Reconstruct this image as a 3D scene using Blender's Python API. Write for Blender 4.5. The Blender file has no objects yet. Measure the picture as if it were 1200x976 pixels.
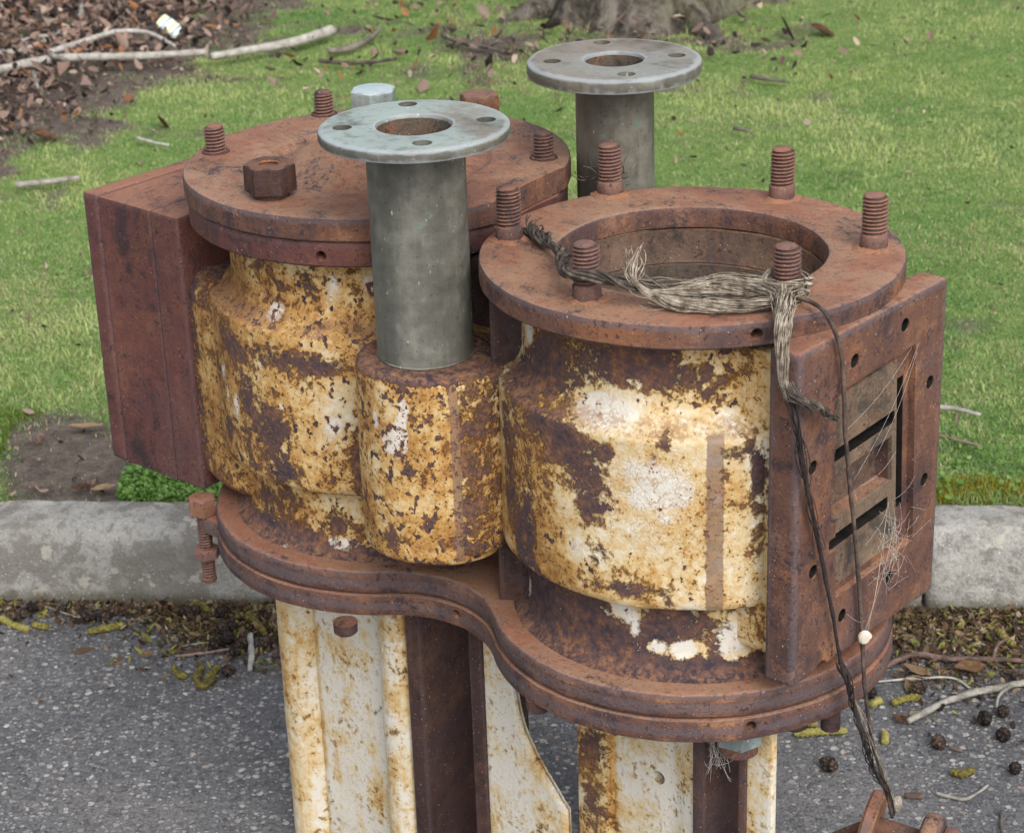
import bpy, bmesh, math, random
import numpy as np
from mathutils import Vector, Matrix, noise
from mathutils.geometry import delaunay_2d_cdt
random.seed(7); rng = np.random.default_rng(11)
PI = math.pi
sc = bpy.context.scene
COL = sc.collection
PHI = .7338
O = Vector((.0178, 2.0544, 0))
def world(u, w, z):
    return Vector((O.x + u*math.cos(PHI) + w*math.sin(PHI), O.y - u*math.sin(PHI) + w*math.cos(PHI), z))

# ------------------------------------------------------------------ node helpers
class N:
    def __init__(s, name):
        s.m = bpy.data.materials.new(name); s.m.use_nodes = True
        s.t = s.m.node_tree; s.t.nodes.clear()
        s.out = s.t.nodes.new('ShaderNodeOutputMaterial')
        s.b = s.t.nodes.new('ShaderNodeBsdfPrincipled')
        s.t.links.new(s.b.outputs[0], s.out.inputs[0])
        s.tc = s.t.nodes.new('ShaderNodeTexCoord'); s.geo = None
    def new(s, k): return s.t.nodes.new(k)
    def put(s, sock, v):
        if isinstance(v, bpy.types.NodeSocket): s.t.links.new(v, sock)
        elif v is not None:
            if sock.type == 'RGBA' and len(v) == 3: v = (*v, 1)
            sock.default_value = v
    def coord(s, scale=(1, 1, 1), src='Object', rot=(0, 0, 0), loc=(0, 0, 0)):
        mp = s.new('ShaderNodeMapping'); s.put(mp.inputs[0], s.tc.outputs[src])
        mp.inputs['Scale'].default_value = scale; mp.inputs['Rotation'].default_value = rot; mp.inputs['Location'].default_value = loc
        return mp.outputs[0]
    def noise(s, scale, detail=4, rough=.55, vec=None, dist=0, col=False):
        n = s.new('ShaderNodeTexNoise'); n.inputs['Scale'].default_value = scale
        n.inputs['Detail'].default_value = detail; n.inputs['Roughness'].default_value = rough
        n.inputs['Distortion'].default_value = dist
        s.put(n.inputs['Vector'], vec if vec is not None else s.tc.outputs['Object'])
        return n.outputs['Color' if col else 'Fac']
    def voro(s, scale, feature='F1', vec=None, out='Distance', rnd=1):
        n = s.new('ShaderNodeTexVoronoi'); n.feature = feature; n.inputs['Scale'].default_value = scale
        n.inputs['Randomness'].default_value = rnd
        s.put(n.inputs['Vector'], vec if vec is not None else s.tc.outputs['Object'])
        return n.outputs[out]
    def math(s, op, a, b=None, c=None, clamp=False):
        n = s.new('ShaderNodeMath'); n.operation = op; n.use_clamp = clamp
        s.put(n.inputs[0], a); s.put(n.inputs[1], b); s.put(n.inputs[2], c)
        return n.outputs[0]
    def add(s, *a):
        r = a[0]
        for x in a[1:]: r = s.math('ADD', r, x)
        return r
    def mul(s, a, b): return s.math('MULTIPLY', a, b)
    def amp(s, v, k, mid=.5): return s.math('MULTIPLY', s.math('SUBTRACT', v, mid), k)
    def step(s, v, lo, hi, a=0., b=1.):
        n = s.new('ShaderNodeMapRange'); n.interpolation_type = 'SMOOTHSTEP'
        s.put(n.inputs['Value'], v); n.inputs['From Min'].default_value = lo; n.inputs['From Max'].default_value = hi
        n.inputs['To Min'].default_value = a; n.inputs['To Max'].default_value = b
        return n.outputs[0]
    def mix(s, f, a, b, mode='MIX'):
        n = s.new('ShaderNodeMix'); n.data_type = 'RGBA'; n.blend_type = mode
        s.put(n.inputs[0], f); s.put(n.inputs[6], a); s.put(n.inputs[7], b)
        return n.outputs[2]
    def ramp(s, f, stops):
        n = s.new('ShaderNodeValToRGB'); cr = n.color_ramp
        while len(cr.elements) < len(stops): cr.elements.new(.5)
        for e, (p, c) in zip(cr.elements, stops): e.position = p; e.color = (*c, 1)
        s.put(n.inputs[0], f); return n.outputs[0]
    def attr(s, name, out='Fac'):
        n = s.new('ShaderNodeAttribute'); n.attribute_name = name; return n.outputs[out]
    def up(s):
        g = s.new('ShaderNodeNewGeometry'); x = s.new('ShaderNodeSeparateXYZ'); s.put(x.inputs[0], g.outputs['Normal'])
        return x.outputs['Z']
    def sep(s, ax, src='Object'):
        x = s.new('ShaderNodeSeparateXYZ'); s.put(x.inputs[0], s.tc.outputs[src]); return x.outputs[ax]
    def rnd(s): return s.new('ShaderNodeObjectInfo').outputs['Random']
    def bump(s, h, dist=.002, strength=1.):
        n = s.new('ShaderNodeBump'); n.inputs['Distance'].default_value = dist; n.inputs['Strength'].default_value = strength
        s.put(n.inputs['Height'], h)
        s.t.links.new(n.outputs[0], s.b.inputs['Normal'])
    def done(s, col, rough=.8, spec=.3, metal=0.):
        s.put(s.b.inputs['Base Color'], col); s.put(s.b.inputs['Roughness'], rough)
        s.put(s.b.inputs['Specular IOR Level'], spec); s.put(s.b.inputs['Metallic'], metal)
        return s.m

def rust_mat(name, dark=(.050, .031, .035), mid=(.124, .060, .042), light=(.300, .142, .070), dust=(.40, .235, .150), dustk=.75,
             bias=0., grey=.62, pale=.4, warm=.9):
    s = N(name)
    n1 = s.noise(11, 10, .70, dist=.5); n2 = s.noise(60, 8, .70); n3 = s.noise(260, 5, .65); n4 = s.noise(5.5, 7, .65, dist=.3)
    st = s.noise(26, 6, .65, vec=s.coord((1, 1, .16)))
    v = s.add(n1, s.amp(n1, .9), s.amp(n2, .95), s.amp(st, .7), s.amp(n3, .35), bias)
    c = s.ramp(v, [(.22, dark), (.44, mid), (.58, tuple(m*1.12 for m in mid)), (.84, light)])
    # broad drifts of brighter orange and of near-black scale, and runs down the sides
    n6 = s.noise(7.5, 6, .62, vec=s.coord(loc=(9, 3, 5)), dist=.4)
    c = s.mix(s.mul(s.step(s.add(n6, s.amp(n2, .5)), .53, .70), .60*warm), c, (.30, .125, .055))
    c = s.mix(s.mul(s.step(s.add(n6, s.amp(n2, .6), s.amp(st, .5)), .45, .30), .65), c, (.060, .038, .040))
    run = s.mul(s.step(s.add(s.noise(42, 6, .6, vec=s.coord((1, 1, .05), loc=(1, 1, 4))), s.amp(n4, .8)), .55, .72), s.step(s.up(), .5, .1))
    c = s.mix(s.mul(run, .55*warm), c, (.265, .110, .055))
    # purplish mill scale patches
    pat = s.step(s.add(n4, s.amp(n2, .8), s.amp(n3, .3)), .52, .64)
    c = s.mix(s.mul(pat, grey), c, s.mix(n3, (.050, .036, .044), (.115, .080, .086)))
    # worn darker arrises, blue-grey
    ed = s.step(s.add(s.attr('edge'), s.amp(n2, 1.4), s.amp(n1, 1.2)), .45, .95)
    c = s.mix(s.mul(ed, .62 if warm > .5 else .22), c, s.mix(n3, (.070, .055, .064), (.155, .125, .135)))
    # loose orange dust lying on level faces
    lev = s.mul(s.step(s.up(), .55, .95), s.step(s.add(n1, s.amp(n3, .6), s.amp(n2, .8)), .24, .54))
    c = s.mix(s.mul(lev, dustk), c, s.mix(s.step(s.add(n4, s.amp(n2, .7)), .40, .62), dust, (.34, .145, .085)))
    # pale bloom of light rust
    bl = s.step(s.add(s.noise(19, 7, .65, vec=s.coord(loc=(2, 8, 4))), s.amp(n3, .5)), .56, .72)
    c = s.mix(s.mul(bl, pale), c, (.34, .185, .115))
    # pits and pale grit
    pit = s.step(s.add(n3, s.amp(n2, .8)), .58, .68)
    c = s.mix(s.mul(pit, s.step(s.up(), .6, .95, .75, .40)), c, (.034, .022, .023))
    fl = s.step(s.noise(380, 2, .5, vec=s.coord(loc=(3, 1, 2))), .70, .74)
    c = s.mix(s.mul(fl, .75), c, (.46, .37, .30))
    v2 = s.step(s.voro(85), .0, .15)
    pk = s.step(s.noise(8, 3, .5, vec=s.coord(loc=(7, 1, 1))), .42, .6)
    c = s.mix(s.mul(s.mul(s.math('SUBTRACT', 1., v2), .6), pk), c, (.040, .025, .028))
    s.bump(s.add(s.mul(n2, 1.1), s.mul(n3, 1.0), s.mul(v2, .2), s.mul(n1, .5), s.mul(pit, -.3)), .0021, .8)
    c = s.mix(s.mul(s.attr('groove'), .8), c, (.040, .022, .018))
    return s.done(c, s.step(n2, .3, .7, .62, .9), .35)

def paint_mat(name, col=False, cracks=True, speck=.6):
    s = N(name)
    o = s.tc.outputs['Object']
    n1 = s.noise(24, 10, .66, dist=.4); n2 = s.noise(100, 7, .66); n3 = s.noise(26, 9, .68, vec=s.coord(loc=(5, 2, 9))); n4 = s.noise(260, 5, .65)
    n5 = s.noise(9, 6, .62, vec=s.coord(loc=(1, 7, 3)))
    vs = s.noise(34, 7, .65, vec=s.coord((1, 1, .10)))
    A = s.attr('chip'); Wt = s.attr('white'); S = s.attr('stain')
    clus = s.step(s.add(n5, s.amp(n1, .6)), .52, .68)                       # clusters of small flaking
    chipv = s.add(A, s.amp(n1, 1.15), s.amp(n2, 1.45), s.amp(n4, .45), s.mul(clus, .0 if col else .09), s.mul(s.attr('speck'), .03))
    chip = s.step(chipv, .30, .33)
    wv = s.add(Wt, s.amp(n3, 1.4), s.amp(n2, .9), s.amp(n4, .3))
    white = s.mul(s.step(wv, .28, .56), .9)
    halo = s.step(chipv, .02, .33)
    sv = s.add(S, 0. if col else .07, s.amp(n3, 1.3), s.amp(n2, .9), s.amp(n4, .35), s.amp(vs, 1.2 if col else .5), s.mul(halo, .16), s.amp(n5, .8))
    c = s.ramp(sv, [(.04, (.66, .62, .54) if col else (.68, .63, .53)), (.20, (.64, .535, .36)), (.40, (.585, .420, .200)), (.60, (.465, .265, .082)), (.88, (.245, .105, .030))])
    c = s.mix(white, c, s.mix(n2, (.70, .69, .665), (.60, .57, .49)))
    # rust blisters: orange ring, dark heart
    bv = s.mix(.16, o, s.noise(40, 3, .6, col=True)); vd = s.voro(70, vec=bv)
    rc_ = s.new('ShaderNodeSeparateColor'); s.put(rc_.inputs[0], s.voro(70, vec=bv, out='Color'))
    vd = s.add(vd, s.mul(rc_.outputs[0], .30), -.13, s.amp(n1, .7), s.amp(n2, .5), s.amp(n4, .25))
    area = s.step(s.add(sv, s.amp(n5, 1.0)), .34, .56)
    ring = s.step(vd, .46, .14)
    c = s.mix(s.mul(s.mul(ring, speck), area), c, (.36, .155, .025))
    sp = s.mul(s.step(vd, .21, .15), area)
    c = s.mix(s.mul(sp, min(1, speck*1.6)), c, s.mix(n4, (.045, .028, .026), (.13, .058, .036)))
    vf = s.add(s.voro(200, vec=s.coord(loc=(2, 4, 1))), s.amp(n2, 1.0))
    fk = s.step(s.add(n5, s.amp(n2, .8), s.amp(n3, .6)), .33 if col else .44, .56)
    sp2 = s.mul(s.step(vf, .24, .12), fk)
    c = s.mix(s.mul(sp2, .85), c, (.33, .155, .045) if col else (.13, .058, .026))
    if col:                                                                  # long specks run with the casting
        v3 = s.add(s.voro(95, vec=s.coord((1, 1, .38))), s.amp(n2, .9))
        c = s.mix(s.mul(s.mul(s.step(v3, .26, .10), s.step(s.add(n5, s.amp(n3, .8)), .40, .58)), .7), c, (.44, .26, .09))
    if cracks:
        w1 = s.mix(.035, o, s.noise(60, 3, .6, col=True)); K = s.attr('crack')
        e = s.voro(62, 'DISTANCE_TO_EDGE', vec=w1)
        ck = s.mul(s.step(s.add(e, s.amp(n2, .12)), .05, .0), s.step(s.add(K, s.amp(n5, .8)), .25, .5))
        c = s.mix(s.mul(ck, .72), c, (.36, .225, .10))
        e2 = s.voro(135, 'DISTANCE_TO_EDGE', vec=w1)
        ck2 = s.mul(s.step(e2, .07, .0), s.step(s.add(K, s.amp(n5, 1.2)), .2, .5))
        c = s.mix(s.mul(ck2, .5), c, (.40, .24, .10))
    dn = s.add(s.noise(125, 3, .55, vec=s.coord((1, 1, .8), loc=(4, 9, 2))), s.amp(n4, .12), s.amp(n1, .35))
    dk_ = s.mul(s.attr('speck'), .12)
    dots = s.step(s.add(dn, dk_), .685, .715); dring = s.step(s.add(dn, dk_), .58, .71)
    c = s.mix(s.mul(dring, .45), c, (.40, .175, .030))
    chip = s.math('MAXIMUM', chip, s.mul(dots, 0. if col else 1.))
    # bare iron
    rc = s.ramp(s.add(n2, s.amp(n2, .6), s.amp(n5, 1.1), s.amp(n4, .6)), [(.24, (.040, .030, .040)), (.46, (.085, .052, .052)), (.62, (.125, .064, .050)), (.86, (.27, .13, .055))])
    c = s.mix(chip, c, rc)
    bnd = s.step(s.add(s.attr('band'), s.amp(n2, 1.5), s.amp(n1, .8)), .38, .66)
    c = s.mix(s.mul(bnd, .74), c, s.mix(s.step(n2, .35, .65), (.125, .070, .055), (.245, .145, .105)))
    # grime lodged on ledges
    dirt = s.mul(s.step(s.up(), .35, .9), s.step(s.add(n1, s.amp(n2, .9), s.amp(n4, 1.4)), .34, .66))
    c = s.mix(s.mul(dirt, .75), c, s.mix(s.step(n2, .3, .7), (.19, .095, .060), s.mix(chip, (.42, .28, .17), (.29, .155, .092))))
    rim = s.mul(s.step(chipv, .20, .30), s.math('SUBTRACT', 1., chip))
    h = s.add(s.mul(chip, -1.0), s.mul(rim, .45), s.mul(n4, .35), s.mul(n2, .45), s.mul(sp, .35), s.mul(s.mul(chip, n4), .6))
    s.bump(h, .0026, .95)
    return s.done(c, s.math('ADD', s.mul(chip, .3), s.step(n2, .2, .8, .50, .70)), .36)

def bronze_mat(name, top=(.33, .400, .375), side=(.112, .110, .092), brown=0.):
    s = N(name)
    n1 = s.noise(16, 8, .65); n2 = s.noise(70, 6, .6); n3 = s.noise(330, 4, .6); n4 = s.noise(7, 4, .6, vec=s.coord(loc=(4, 2, 2)))
    st = s.noise(34, 5, .6, vec=s.coord((1, 1, .12)))
    c = s.ramp(s.add(n1, s.amp(n2, .4), s.amp(st, .8)), [(.25, tuple(x*.6 for x in side)), (.5, side), (.72, tuple(x*1.75 for x in side)), (.9, (.27, .28, .25))])
    c = s.mix(s.mul(s.step(n4, .5, .68), .55), c, (.125, .098, .060))
    gr = s.mul(s.step(s.add(n2, s.amp(n1, .6)), .62, .74), .6)
    c = s.mix(gr, c, (.13, .22, .19))
    # pale bluish patina on level faces
    t = s.mul(s.step(s.up(), .5, .95), s.step(s.add(n1, s.amp(n2, .6)), .22, .55))
    tc = s.mix(s.step(s.add(n4, s.amp(n2, .5)), .50-.12*brown, .66), top, tuple((.24, .19, .15)[i]*.75 + .25*top[i] for i in range(3)))
    c = s.mix(s.mul(t, .9), c, tc)
    sp = s.step(s.voro(120), .16, .08)
    c = s.mix(s.mul(sp, .6), c, (.04, .035, .03))
    ws = s.step(s.add(s.noise(150, 3, .6, vec=s.coord((1, 1, .5), loc=(8, 2, 3))), s.amp(n1, .4)), .70, .76)
    c = s.mix(s.mul(ws, .8), c, (.62, .64, .58))
    ed = s.step(s.add(s.attr('edge'), s.amp(n2, 1.2)), .5, .9)
    c = s.mix(s.mul(ed, .5), c, (.40, .44, .47))
    s.bump(s.add(s.mul(n2, .6), s.mul(n3, .5)), .0012, .7)
    return s.done(c, s.step(n2, .3, .7, .45, .72), .5, .12)

def plain(name, stops, scale=20, rough=.85, bumpd=.001, spec=.25, rnd=.3, vec=None):
    s = N(name)
    v = s.noise(scale, 6, .6, vec=s.coord(vec) if vec else None); n3 = s.noise(scale*6, 4, .6)
    f = s.add(v, s.amp(n3, .4), s.amp(s.rnd(), rnd))
    c = s.ramp(f, stops)
    s.bump(s.add(v, n3), bumpd, .8)
    return s.done(c, rough, spec)

def colattr(name, rough=.7, spec=.25, trans=0.):
    s = N(name); c = s.attr('col', 'Color')
    s.done(c, rough, spec)
    if trans:
        tr = s.new('ShaderNodeBsdfTranslucent'); s.put(tr.inputs[0], c)
        mx = s.new('ShaderNodeMixShader'); mx.inputs[0].default_value = trans
        s.t.links.new(s.b.outputs[0], mx.inputs[1]); s.t.links.new(tr.outputs[0], mx.inputs[2]); s.t.links.new(mx.outputs[0], s.out.inputs[0])
    return s.m

M = {}
M['rust'] = rust_mat('rust')
M['rust_red'] = rust_mat('rust_red', (.040, .023, .026), (.112, .042, .037), (.185, .072, .050), dust=(.33, .16, .10), dustk=.8, grey=.35, pale=.10, warm=.35)
M['rust_dark'] = rust_mat('rust_dark', (.024, .015, .015), (.055, .028, .024), (.100, .048, .033), dust=(.17, .095, .055), dustk=.5, pale=.12, warm=.4)
M['rust_bore'] = rust_mat('rust_bore', (.050, .036, .028), (.125, .078, .056), (.20, .125, .085), dust=(.10, .075, .05), grey=.3, pale=.25)
M['rust_orange'] = rust_mat('rust_orange', (.11, .055, .04), (.24, .115, .062), (.36, .185, .085), dust=(.30, .15, .09), grey=.2)
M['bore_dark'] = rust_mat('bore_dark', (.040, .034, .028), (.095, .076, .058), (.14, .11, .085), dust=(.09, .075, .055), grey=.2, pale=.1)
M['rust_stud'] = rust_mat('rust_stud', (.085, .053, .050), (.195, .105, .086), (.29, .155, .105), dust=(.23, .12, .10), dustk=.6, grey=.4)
M['slide'] = rust_mat('slide', (.060, .050, .040), (.160, .112, .076), (.29, .195, .115), dust=(.27, .20, .14), bias=.04, grey=.2, warm=.35, pale=.2)
M['paint'] = paint_mat('flaking_paint')
M['paint_col'] = paint_mat('column_paint', True, False, .45)
M['bronze'] = bronze_mat('bronze_pale')
M['bronze_brown'] = bronze_mat('bronze_brown', (.27, .275, .25), (.13, .122, .100), 1.)
M['patina'] = bronze_mat('bolt_patina', (.46, .60, .62), (.20, .24, .23))

# ------------------------------------------------------------------ object helpers
def tag(o, label=None, cat=None, group=None, kind=None):
    for k, v in (('label', label), ('category', cat), ('group', group), ('kind', kind)):
        if v: o[k] = v
    return o
def link(name, me, mat=None, parent=None, smooth=40):
    if mat and not me.materials: me.materials.append(M[mat] if isinstance(mat, str) else mat)
    me.name = name
    o = bpy.data.objects.new(name, me); COL.objects.link(o)
    if parent: o.parent = parent
    if smooth is not None and len(me.polygons):
        me.polygons.foreach_set('use_smooth', [True]*len(me.polygons))
        if smooth < 180: me.set_sharp_from_angle(angle=math.radians(smooth))
    return o
def empty(name, loc=(0, 0, 0), rz=0):
    o = bpy.data.objects.new(name, None); COL.objects.link(o); o.location = loc; o.rotation_euler.z = rz
    o.empty_display_size = .05
    return o
def bm_mesh(bm, name='m'):
    me = bpy.data.meshes.new(name); bm.to_mesh(me); bm.free(); me.update(); return me
def fattr(me, name, vals):
    a = me.attributes.new(name, 'FLOAT', 'POINT'); a.data.foreach_set('value', np.asarray(vals, np.float32))
def verts_np(me):
    a = np.empty(len(me.vertices)*3, np.float32); me.vertices.foreach_get('co', a); return a.reshape(-1, 3)

def lathe(profile, segs=96, c=(0, 0), closed=False, wob=0., seed=0, rough=0.):
    """profile: (r, z) or (r, z, edge). closed = torus-like ring, else open ends are capped when r > 0."""
    bm = bmesh.new(); el = bm.verts.layers.float.new('edge'); rings = []
    for p in profile:
        r, z = p[0], p[1]; e = p[2] if len(p) > 2 else 0.
        ring = []
        for i in range(segs):
            t = 2*PI*i/segs; d = Vector((math.cos(t), math.sin(t), 0))
            rr = r; zz = z
            if wob: rr += wob*noise.noise(Vector((d.x*2+seed, d.y*2, z*9)))
            if rough:
                q = noise.noise(Vector((d.x*r*45+seed, d.y*r*45, z*45))); rr += rough*q; zz += .5*rough*noise.noise(Vector((d.x*r*40, d.y*r*40+7, seed)))
            v = bm.verts.new((c[0]+d.x*rr, c[1]+d.y*rr, zz)); v[el] = e; ring.append(v)
        rings.append(ring)
    n = len(rings)
    for a in range(n if closed else n-1):
        A, B = rings[a], rings[(a+1) % n]
        for i in range(segs):
            j = (i+1) % segs
            bm.faces.new((A[i], A[j], B[j], B[i]))
    if not closed:
        bm.faces.new(rings[0][::-1]); bm.faces.new(rings[-1])
    bmesh.ops.recalc_face_normals(bm, faces=bm.faces)
    return bm
def resample(prof, step):
    out = []
    for a, b in zip(prof, prof[1:]):
        L = math.hypot(b[0]-a[0], b[1]-a[1]); n = max(1, int(math.ceil(L/step)))
        for i in range(n):
            t = i/n; out.append(tuple(a[k]*(1-t)+b[k]*t for k in range(2)))
    out.append(tuple(prof[-1][:2])); return out
def mark_edges(bm, el, w=.006):
    for v in bm.verts: v[el] = 1.
    old = set(bm.verts); big = [f for f in bm.faces if min(e.calc_length() for e in f.edges) > 2.6*w]
    bmesh.ops.inset_individual(bm, faces=big, thickness=w, use_even_offset=True)
    for v in bm.verts:
        if v not in old: v[el] = 0.
def extrude_poly(pts, z0, z1, bevel=.003, segs=2, axis='z', rough=0., sub=0):
    bm = bmesh.new()
    vs = [bm.verts.new((x, y, z0)) for x, y in pts]
    f = bm.faces.new(vs)
    r = bmesh.ops.extrude_face_region(bm, geom=[f])
    nv = [g for g in r['geom'] if isinstance(g, bmesh.types.BMVert)]
    bmesh.ops.translate(bm, verts=nv, vec=(0, 0, z1-z0))
    bmesh.ops.recalc_face_normals(bm, faces=bm.faces)
    if bevel:
        ed = [e for e in bm.edges if abs(e.verts[0].co.z-e.verts[1].co.z) < 1e-6]
        sharp = [e for e in bm.edges if abs(e.verts[0].co.z-e.verts[1].co.z) > 1e-6 and e.calc_face_angle(0) > .6]
        bmesh.ops.bevel(bm, geom=ed+sharp, offset=bevel, segments=segs, affect='EDGES', profile=.6, clamp_overlap=True)
    el = bm.verts.layers.float.new('edge')
    zl, zh = min(z0, z1), max(z0, z1)
    for v in bm.verts: v[el] = 1. if bevel else 0.
    if bevel:   # a ring half way up the rim and one inside each face keep the worn edge narrow
        side = [f for f in bm.faces if abs(f.normal.z) < .2 and f.calc_area() > 1e-6]
        old = set(bm.verts)
        bmesh.ops.inset_region(bm, faces=side, thickness=min(.006, (zh-zl)*.28))
        caps = [f for f in bm.faces if abs(f.normal.z) > .99 and f.calc_area() > 1e-3]
        bmesh.ops.inset_individual(bm, faces=caps, thickness=.005)
        for v in bm.verts:
            if v not in old: v[el] = 0.
    return bm
def box(x0, x1, y0, y1, z0, z1, bevel=.003, segs=2):
    bm = bmesh.new(); bmesh.ops.create_cube(bm, size=1)
    for v in bm.verts: v.co = Vector(((x0+x1)/2+v.co.x*(x1-x0), (y0+y1)/2+v.co.y*(y1-y0), (z0+z1)/2+v.co.z*(z1-z0)))
    if bevel: bmesh.ops.bevel(bm, geom=bm.edges[:], offset=bevel, segments=segs, affect='EDGES', profile=.6)
    el = bm.verts.layers.float.new('edge')
    if bevel: mark_edges(bm, el, .005)
    return bm
def join(*bms):
    out = bmesh.new()
    out.verts.layers.float.new('edge')
    for b in bms:
        me = bpy.data.meshes.new('t'); b.to_mesh(me); b.free(); out.from_mesh(me); bpy.data.meshes.remove(me)
    return out
def cyl(p0, p1, r, segs=32, r1=None):
    p0, p1 = Vector(p0), Vector(p1); d = p1-p0
    bm = bmesh.new()
    bmesh.ops.create_cone(bm, cap_ends=True, segments=segs, radius1=r, radius2=r if r1 is None else r1, depth=d.length)
    q = Vector((0, 0, 1)).rotation_difference(d.normalized()).to_matrix().to_4x4()
    bmesh.ops.transform(bm, matrix=Matrix.Translation((p0+p1)/2) @ q, verts=bm.verts)
    return bm
def cut(o, bms, solver='EXACT'):
    b = bmesh.new()
    for x in bms:
        me = bpy.data.meshes.new('t'); x.to_mesh(me); x.free(); b.from_mesh(me); bpy.data.meshes.remove(me)
    cme = bm_mesh(b, 'cutter'); co = bpy.data.objects.new('cutter', cme); COL.objects.link(co)
    par = o.parent; o.parent = None
    md = o.modifiers.new('b', 'BOOLEAN'); md.operation = 'DIFFERENCE'; md.object = co; md.solver = solver; md.use_self = True
    dg = bpy.context.evaluated_depsgraph_get(); dg.update()
    me = bpy.data.meshes.new_from_object(o.evaluated_get(dg), preserve_all_data_layers=True, depsgraph=dg)
    o.modifiers.clear(); old = o.data; nm = old.name; o.data = me; bpy.data.meshes.remove(old); me.name = nm
    bpy.data.objects.remove(co); bpy.data.meshes.remove(cme)
    o.parent = par
    me.polygons.foreach_set('use_smooth', [True]*len(me.polygons)); me.set_sharp_from_angle(angle=math.radians(38))
    return o
def hexbm(r, z0, z1, c=(0, 0), rot=0., hole=0.):
    """hexagon with the turned chamfer a nut has"""
    prof = []
    bm = bmesh.new(); el = bm.verts.layers.float.new('edge'); seg = 48; h = z1-z0
    def rad(t): # across-corner radius r
        a = (t % (PI/3))-PI/6; return r*math.cos(PI/6)/math.cos(a)
    rows = []
    ri = r*math.cos(PI/6)
    for z, f in ((z0, 0), (z0+h*.02, 1), (z1-h*.16, 1), (z1-h*.05, 2), (z1, 3)):
        row = []
        for i in range(seg):
            t = 2*PI*i/seg; q = rad(t)
            if f == 0: q *= .99
            if f == 2: q = min(q, r*.965)
            if f == 3: q = min(q, ri*.96)
            v = bm.verts.new((c[0]+q*math.cos(t+rot), c[1]+q*math.sin(t+rot), z)); v[el] = 1. if f >= 2 else 0.; row.append(v)
        rows.append(row)
    if hole:
        for z in (z1, z1-h*.7):
            row = []
            for i in range(seg):
                t = 2*PI*i/seg
                row.append(bm.verts.new((c[0]+hole*math.cos(t+rot), c[1]+hole*math.sin(t+rot), z)))
            rows.append(row)
    for A, B in zip(rows, rows[1:]):
        for i in range(seg):
            j = (i+1) % seg; bm.faces.new((A[i], A[j], B[j], B[i]))
    bm.faces.new(rows[0][::-1]); bm.faces.new(rows[-1])
    bmesh.ops.recalc_face_normals(bm, faces=bm.faces)
    return bm
def threaded(c, z0, z1, r, plain_h=.015, pitch=.0037, segs=28, seed=0, tilt=(0, 0)):
    """stud: plain shank below, real helical thread above, worn domed end"""
    bm = bmesh.new(); rows = []; gl = bm.verts.layers.float.new('groove')
    st = pitch/6; n = int((z1-z0-plain_h)/st)
    zs = [(z0, 0), (z0+plain_h*.92, 0)]+[(z0+plain_h+i*st, 1) for i in range(n)]
    for z, f in zs:
        row = []
        for i in range(segs):
            t = 2*PI*i/segs
            rr = r*1.06 if f == 0 else r
            if f:
                ph = ((z-z0)/pitch - t/(2*PI)) % 1.
                tri = abs(ph-.5)*2
                rr = r*(1.-.17*(max(0, min(1, (tri-.22)/.5)))) + .0003*noise.noise(Vector((math.cos(t)*3+seed, math.sin(t)*3, z*160)))
                rr -= .0011*max(0, noise.noise(Vector((math.cos(t)*1.2+seed*3, math.sin(t)*1.2, z*45)))-.1)
                k = (z-(z1-.004))/.004
                if k > 0: rr *= 1-.10*k*k
            nv = bm.verts.new((c[0]+rr*math.cos(t)+tilt[0]*(z-z0), c[1]+rr*math.sin(t)+tilt[1]*(z-z0), z)); row.append(nv)
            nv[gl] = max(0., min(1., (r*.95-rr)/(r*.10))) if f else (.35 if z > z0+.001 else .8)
        rows.append(row)
    top = rows[-1]; row = []
    for v in top: row.append(bm.verts.new(((v.co.x-c[0]-tilt[0]*(z1-z0))*.8+c[0]+tilt[0]*(z1-z0), (v.co.y-c[1]-tilt[1]*(z1-z0))*.8+c[1]+tilt[1]*(z1-z0), z1+.0012)))
    rows.append(row)
    for A, B in zip(rows, rows[1:]):
        for i in range(segs):
            j = (i+1) % segs; bm.faces.new((A[i], A[j], B[j], B[i]))
    bm.faces.new(rows[0][::-1]); bm.faces.new(rows[-1])
    return bm
def catmull(pts, step):
    P = [Vector(p) for p in pts]; out = []
    for i in range(len(P)-1):
        p0 = P[max(i-1, 0)]; p1 = P[i]; p2 = P[i+1]; p3 = P[min(i+2, len(P)-1)]
        n = max(2, int((p2-p1).length/step))
        for k in range(n):
            t = k/n
            out.append(.5*((2*p1)+(p2-p0)*t+(2*p0-5*p1+4*p2-p3)*t*t+(3*p1-p0-3*p2+p3)*t**3))
    out.append(P[-1]); return out
def frames(path):
    fr = []; up = Vector((.13, .21, .97))
    for i, p in enumerate(path):
        t = (path[min(i+1, len(path)-1)]-path[max(i-1, 0)]).normalized()
        if t.length == 0: t = Vector((1, 0, 0))
        n = (up-t*up.dot(t))
        if n.length < 1e-4: n = t.orthogonal()
        n.normalize(); up = n; fr.append((t, n, t.cross(n)))
    return fr
def tube(bm, path, r, segs=8, rough=0., seed=0):
    """r: number or f(t in 0..1)"""
    fr = frames(path); rows = []; L = len(path)
    for i, (p, (t, n, b)) in enumerate(zip(path, fr)):
        rr = r(i/(L-1)) if callable(r) else r
        row = []
        for k in range(segs):
            a = 2*PI*k/segs; d = n*math.cos(a)+b*math.sin(a)
            q = rr*(1+rough*noise.noise(Vector((p.x*60+seed, p.y*60, p.z*60))+d*1.3))
            row.append(bm.verts.new(p+d*q))
        rows.append(row)
    for A, B in zip(rows, rows[1:]):
        for k in range(segs):
            j = (k+1) % segs; bm.faces.new((A[k], A[j], B[j], B[k]))
    bm.faces.new(rows[0][::-1]); bm.faces.new(rows[-1])
    return bm

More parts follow.
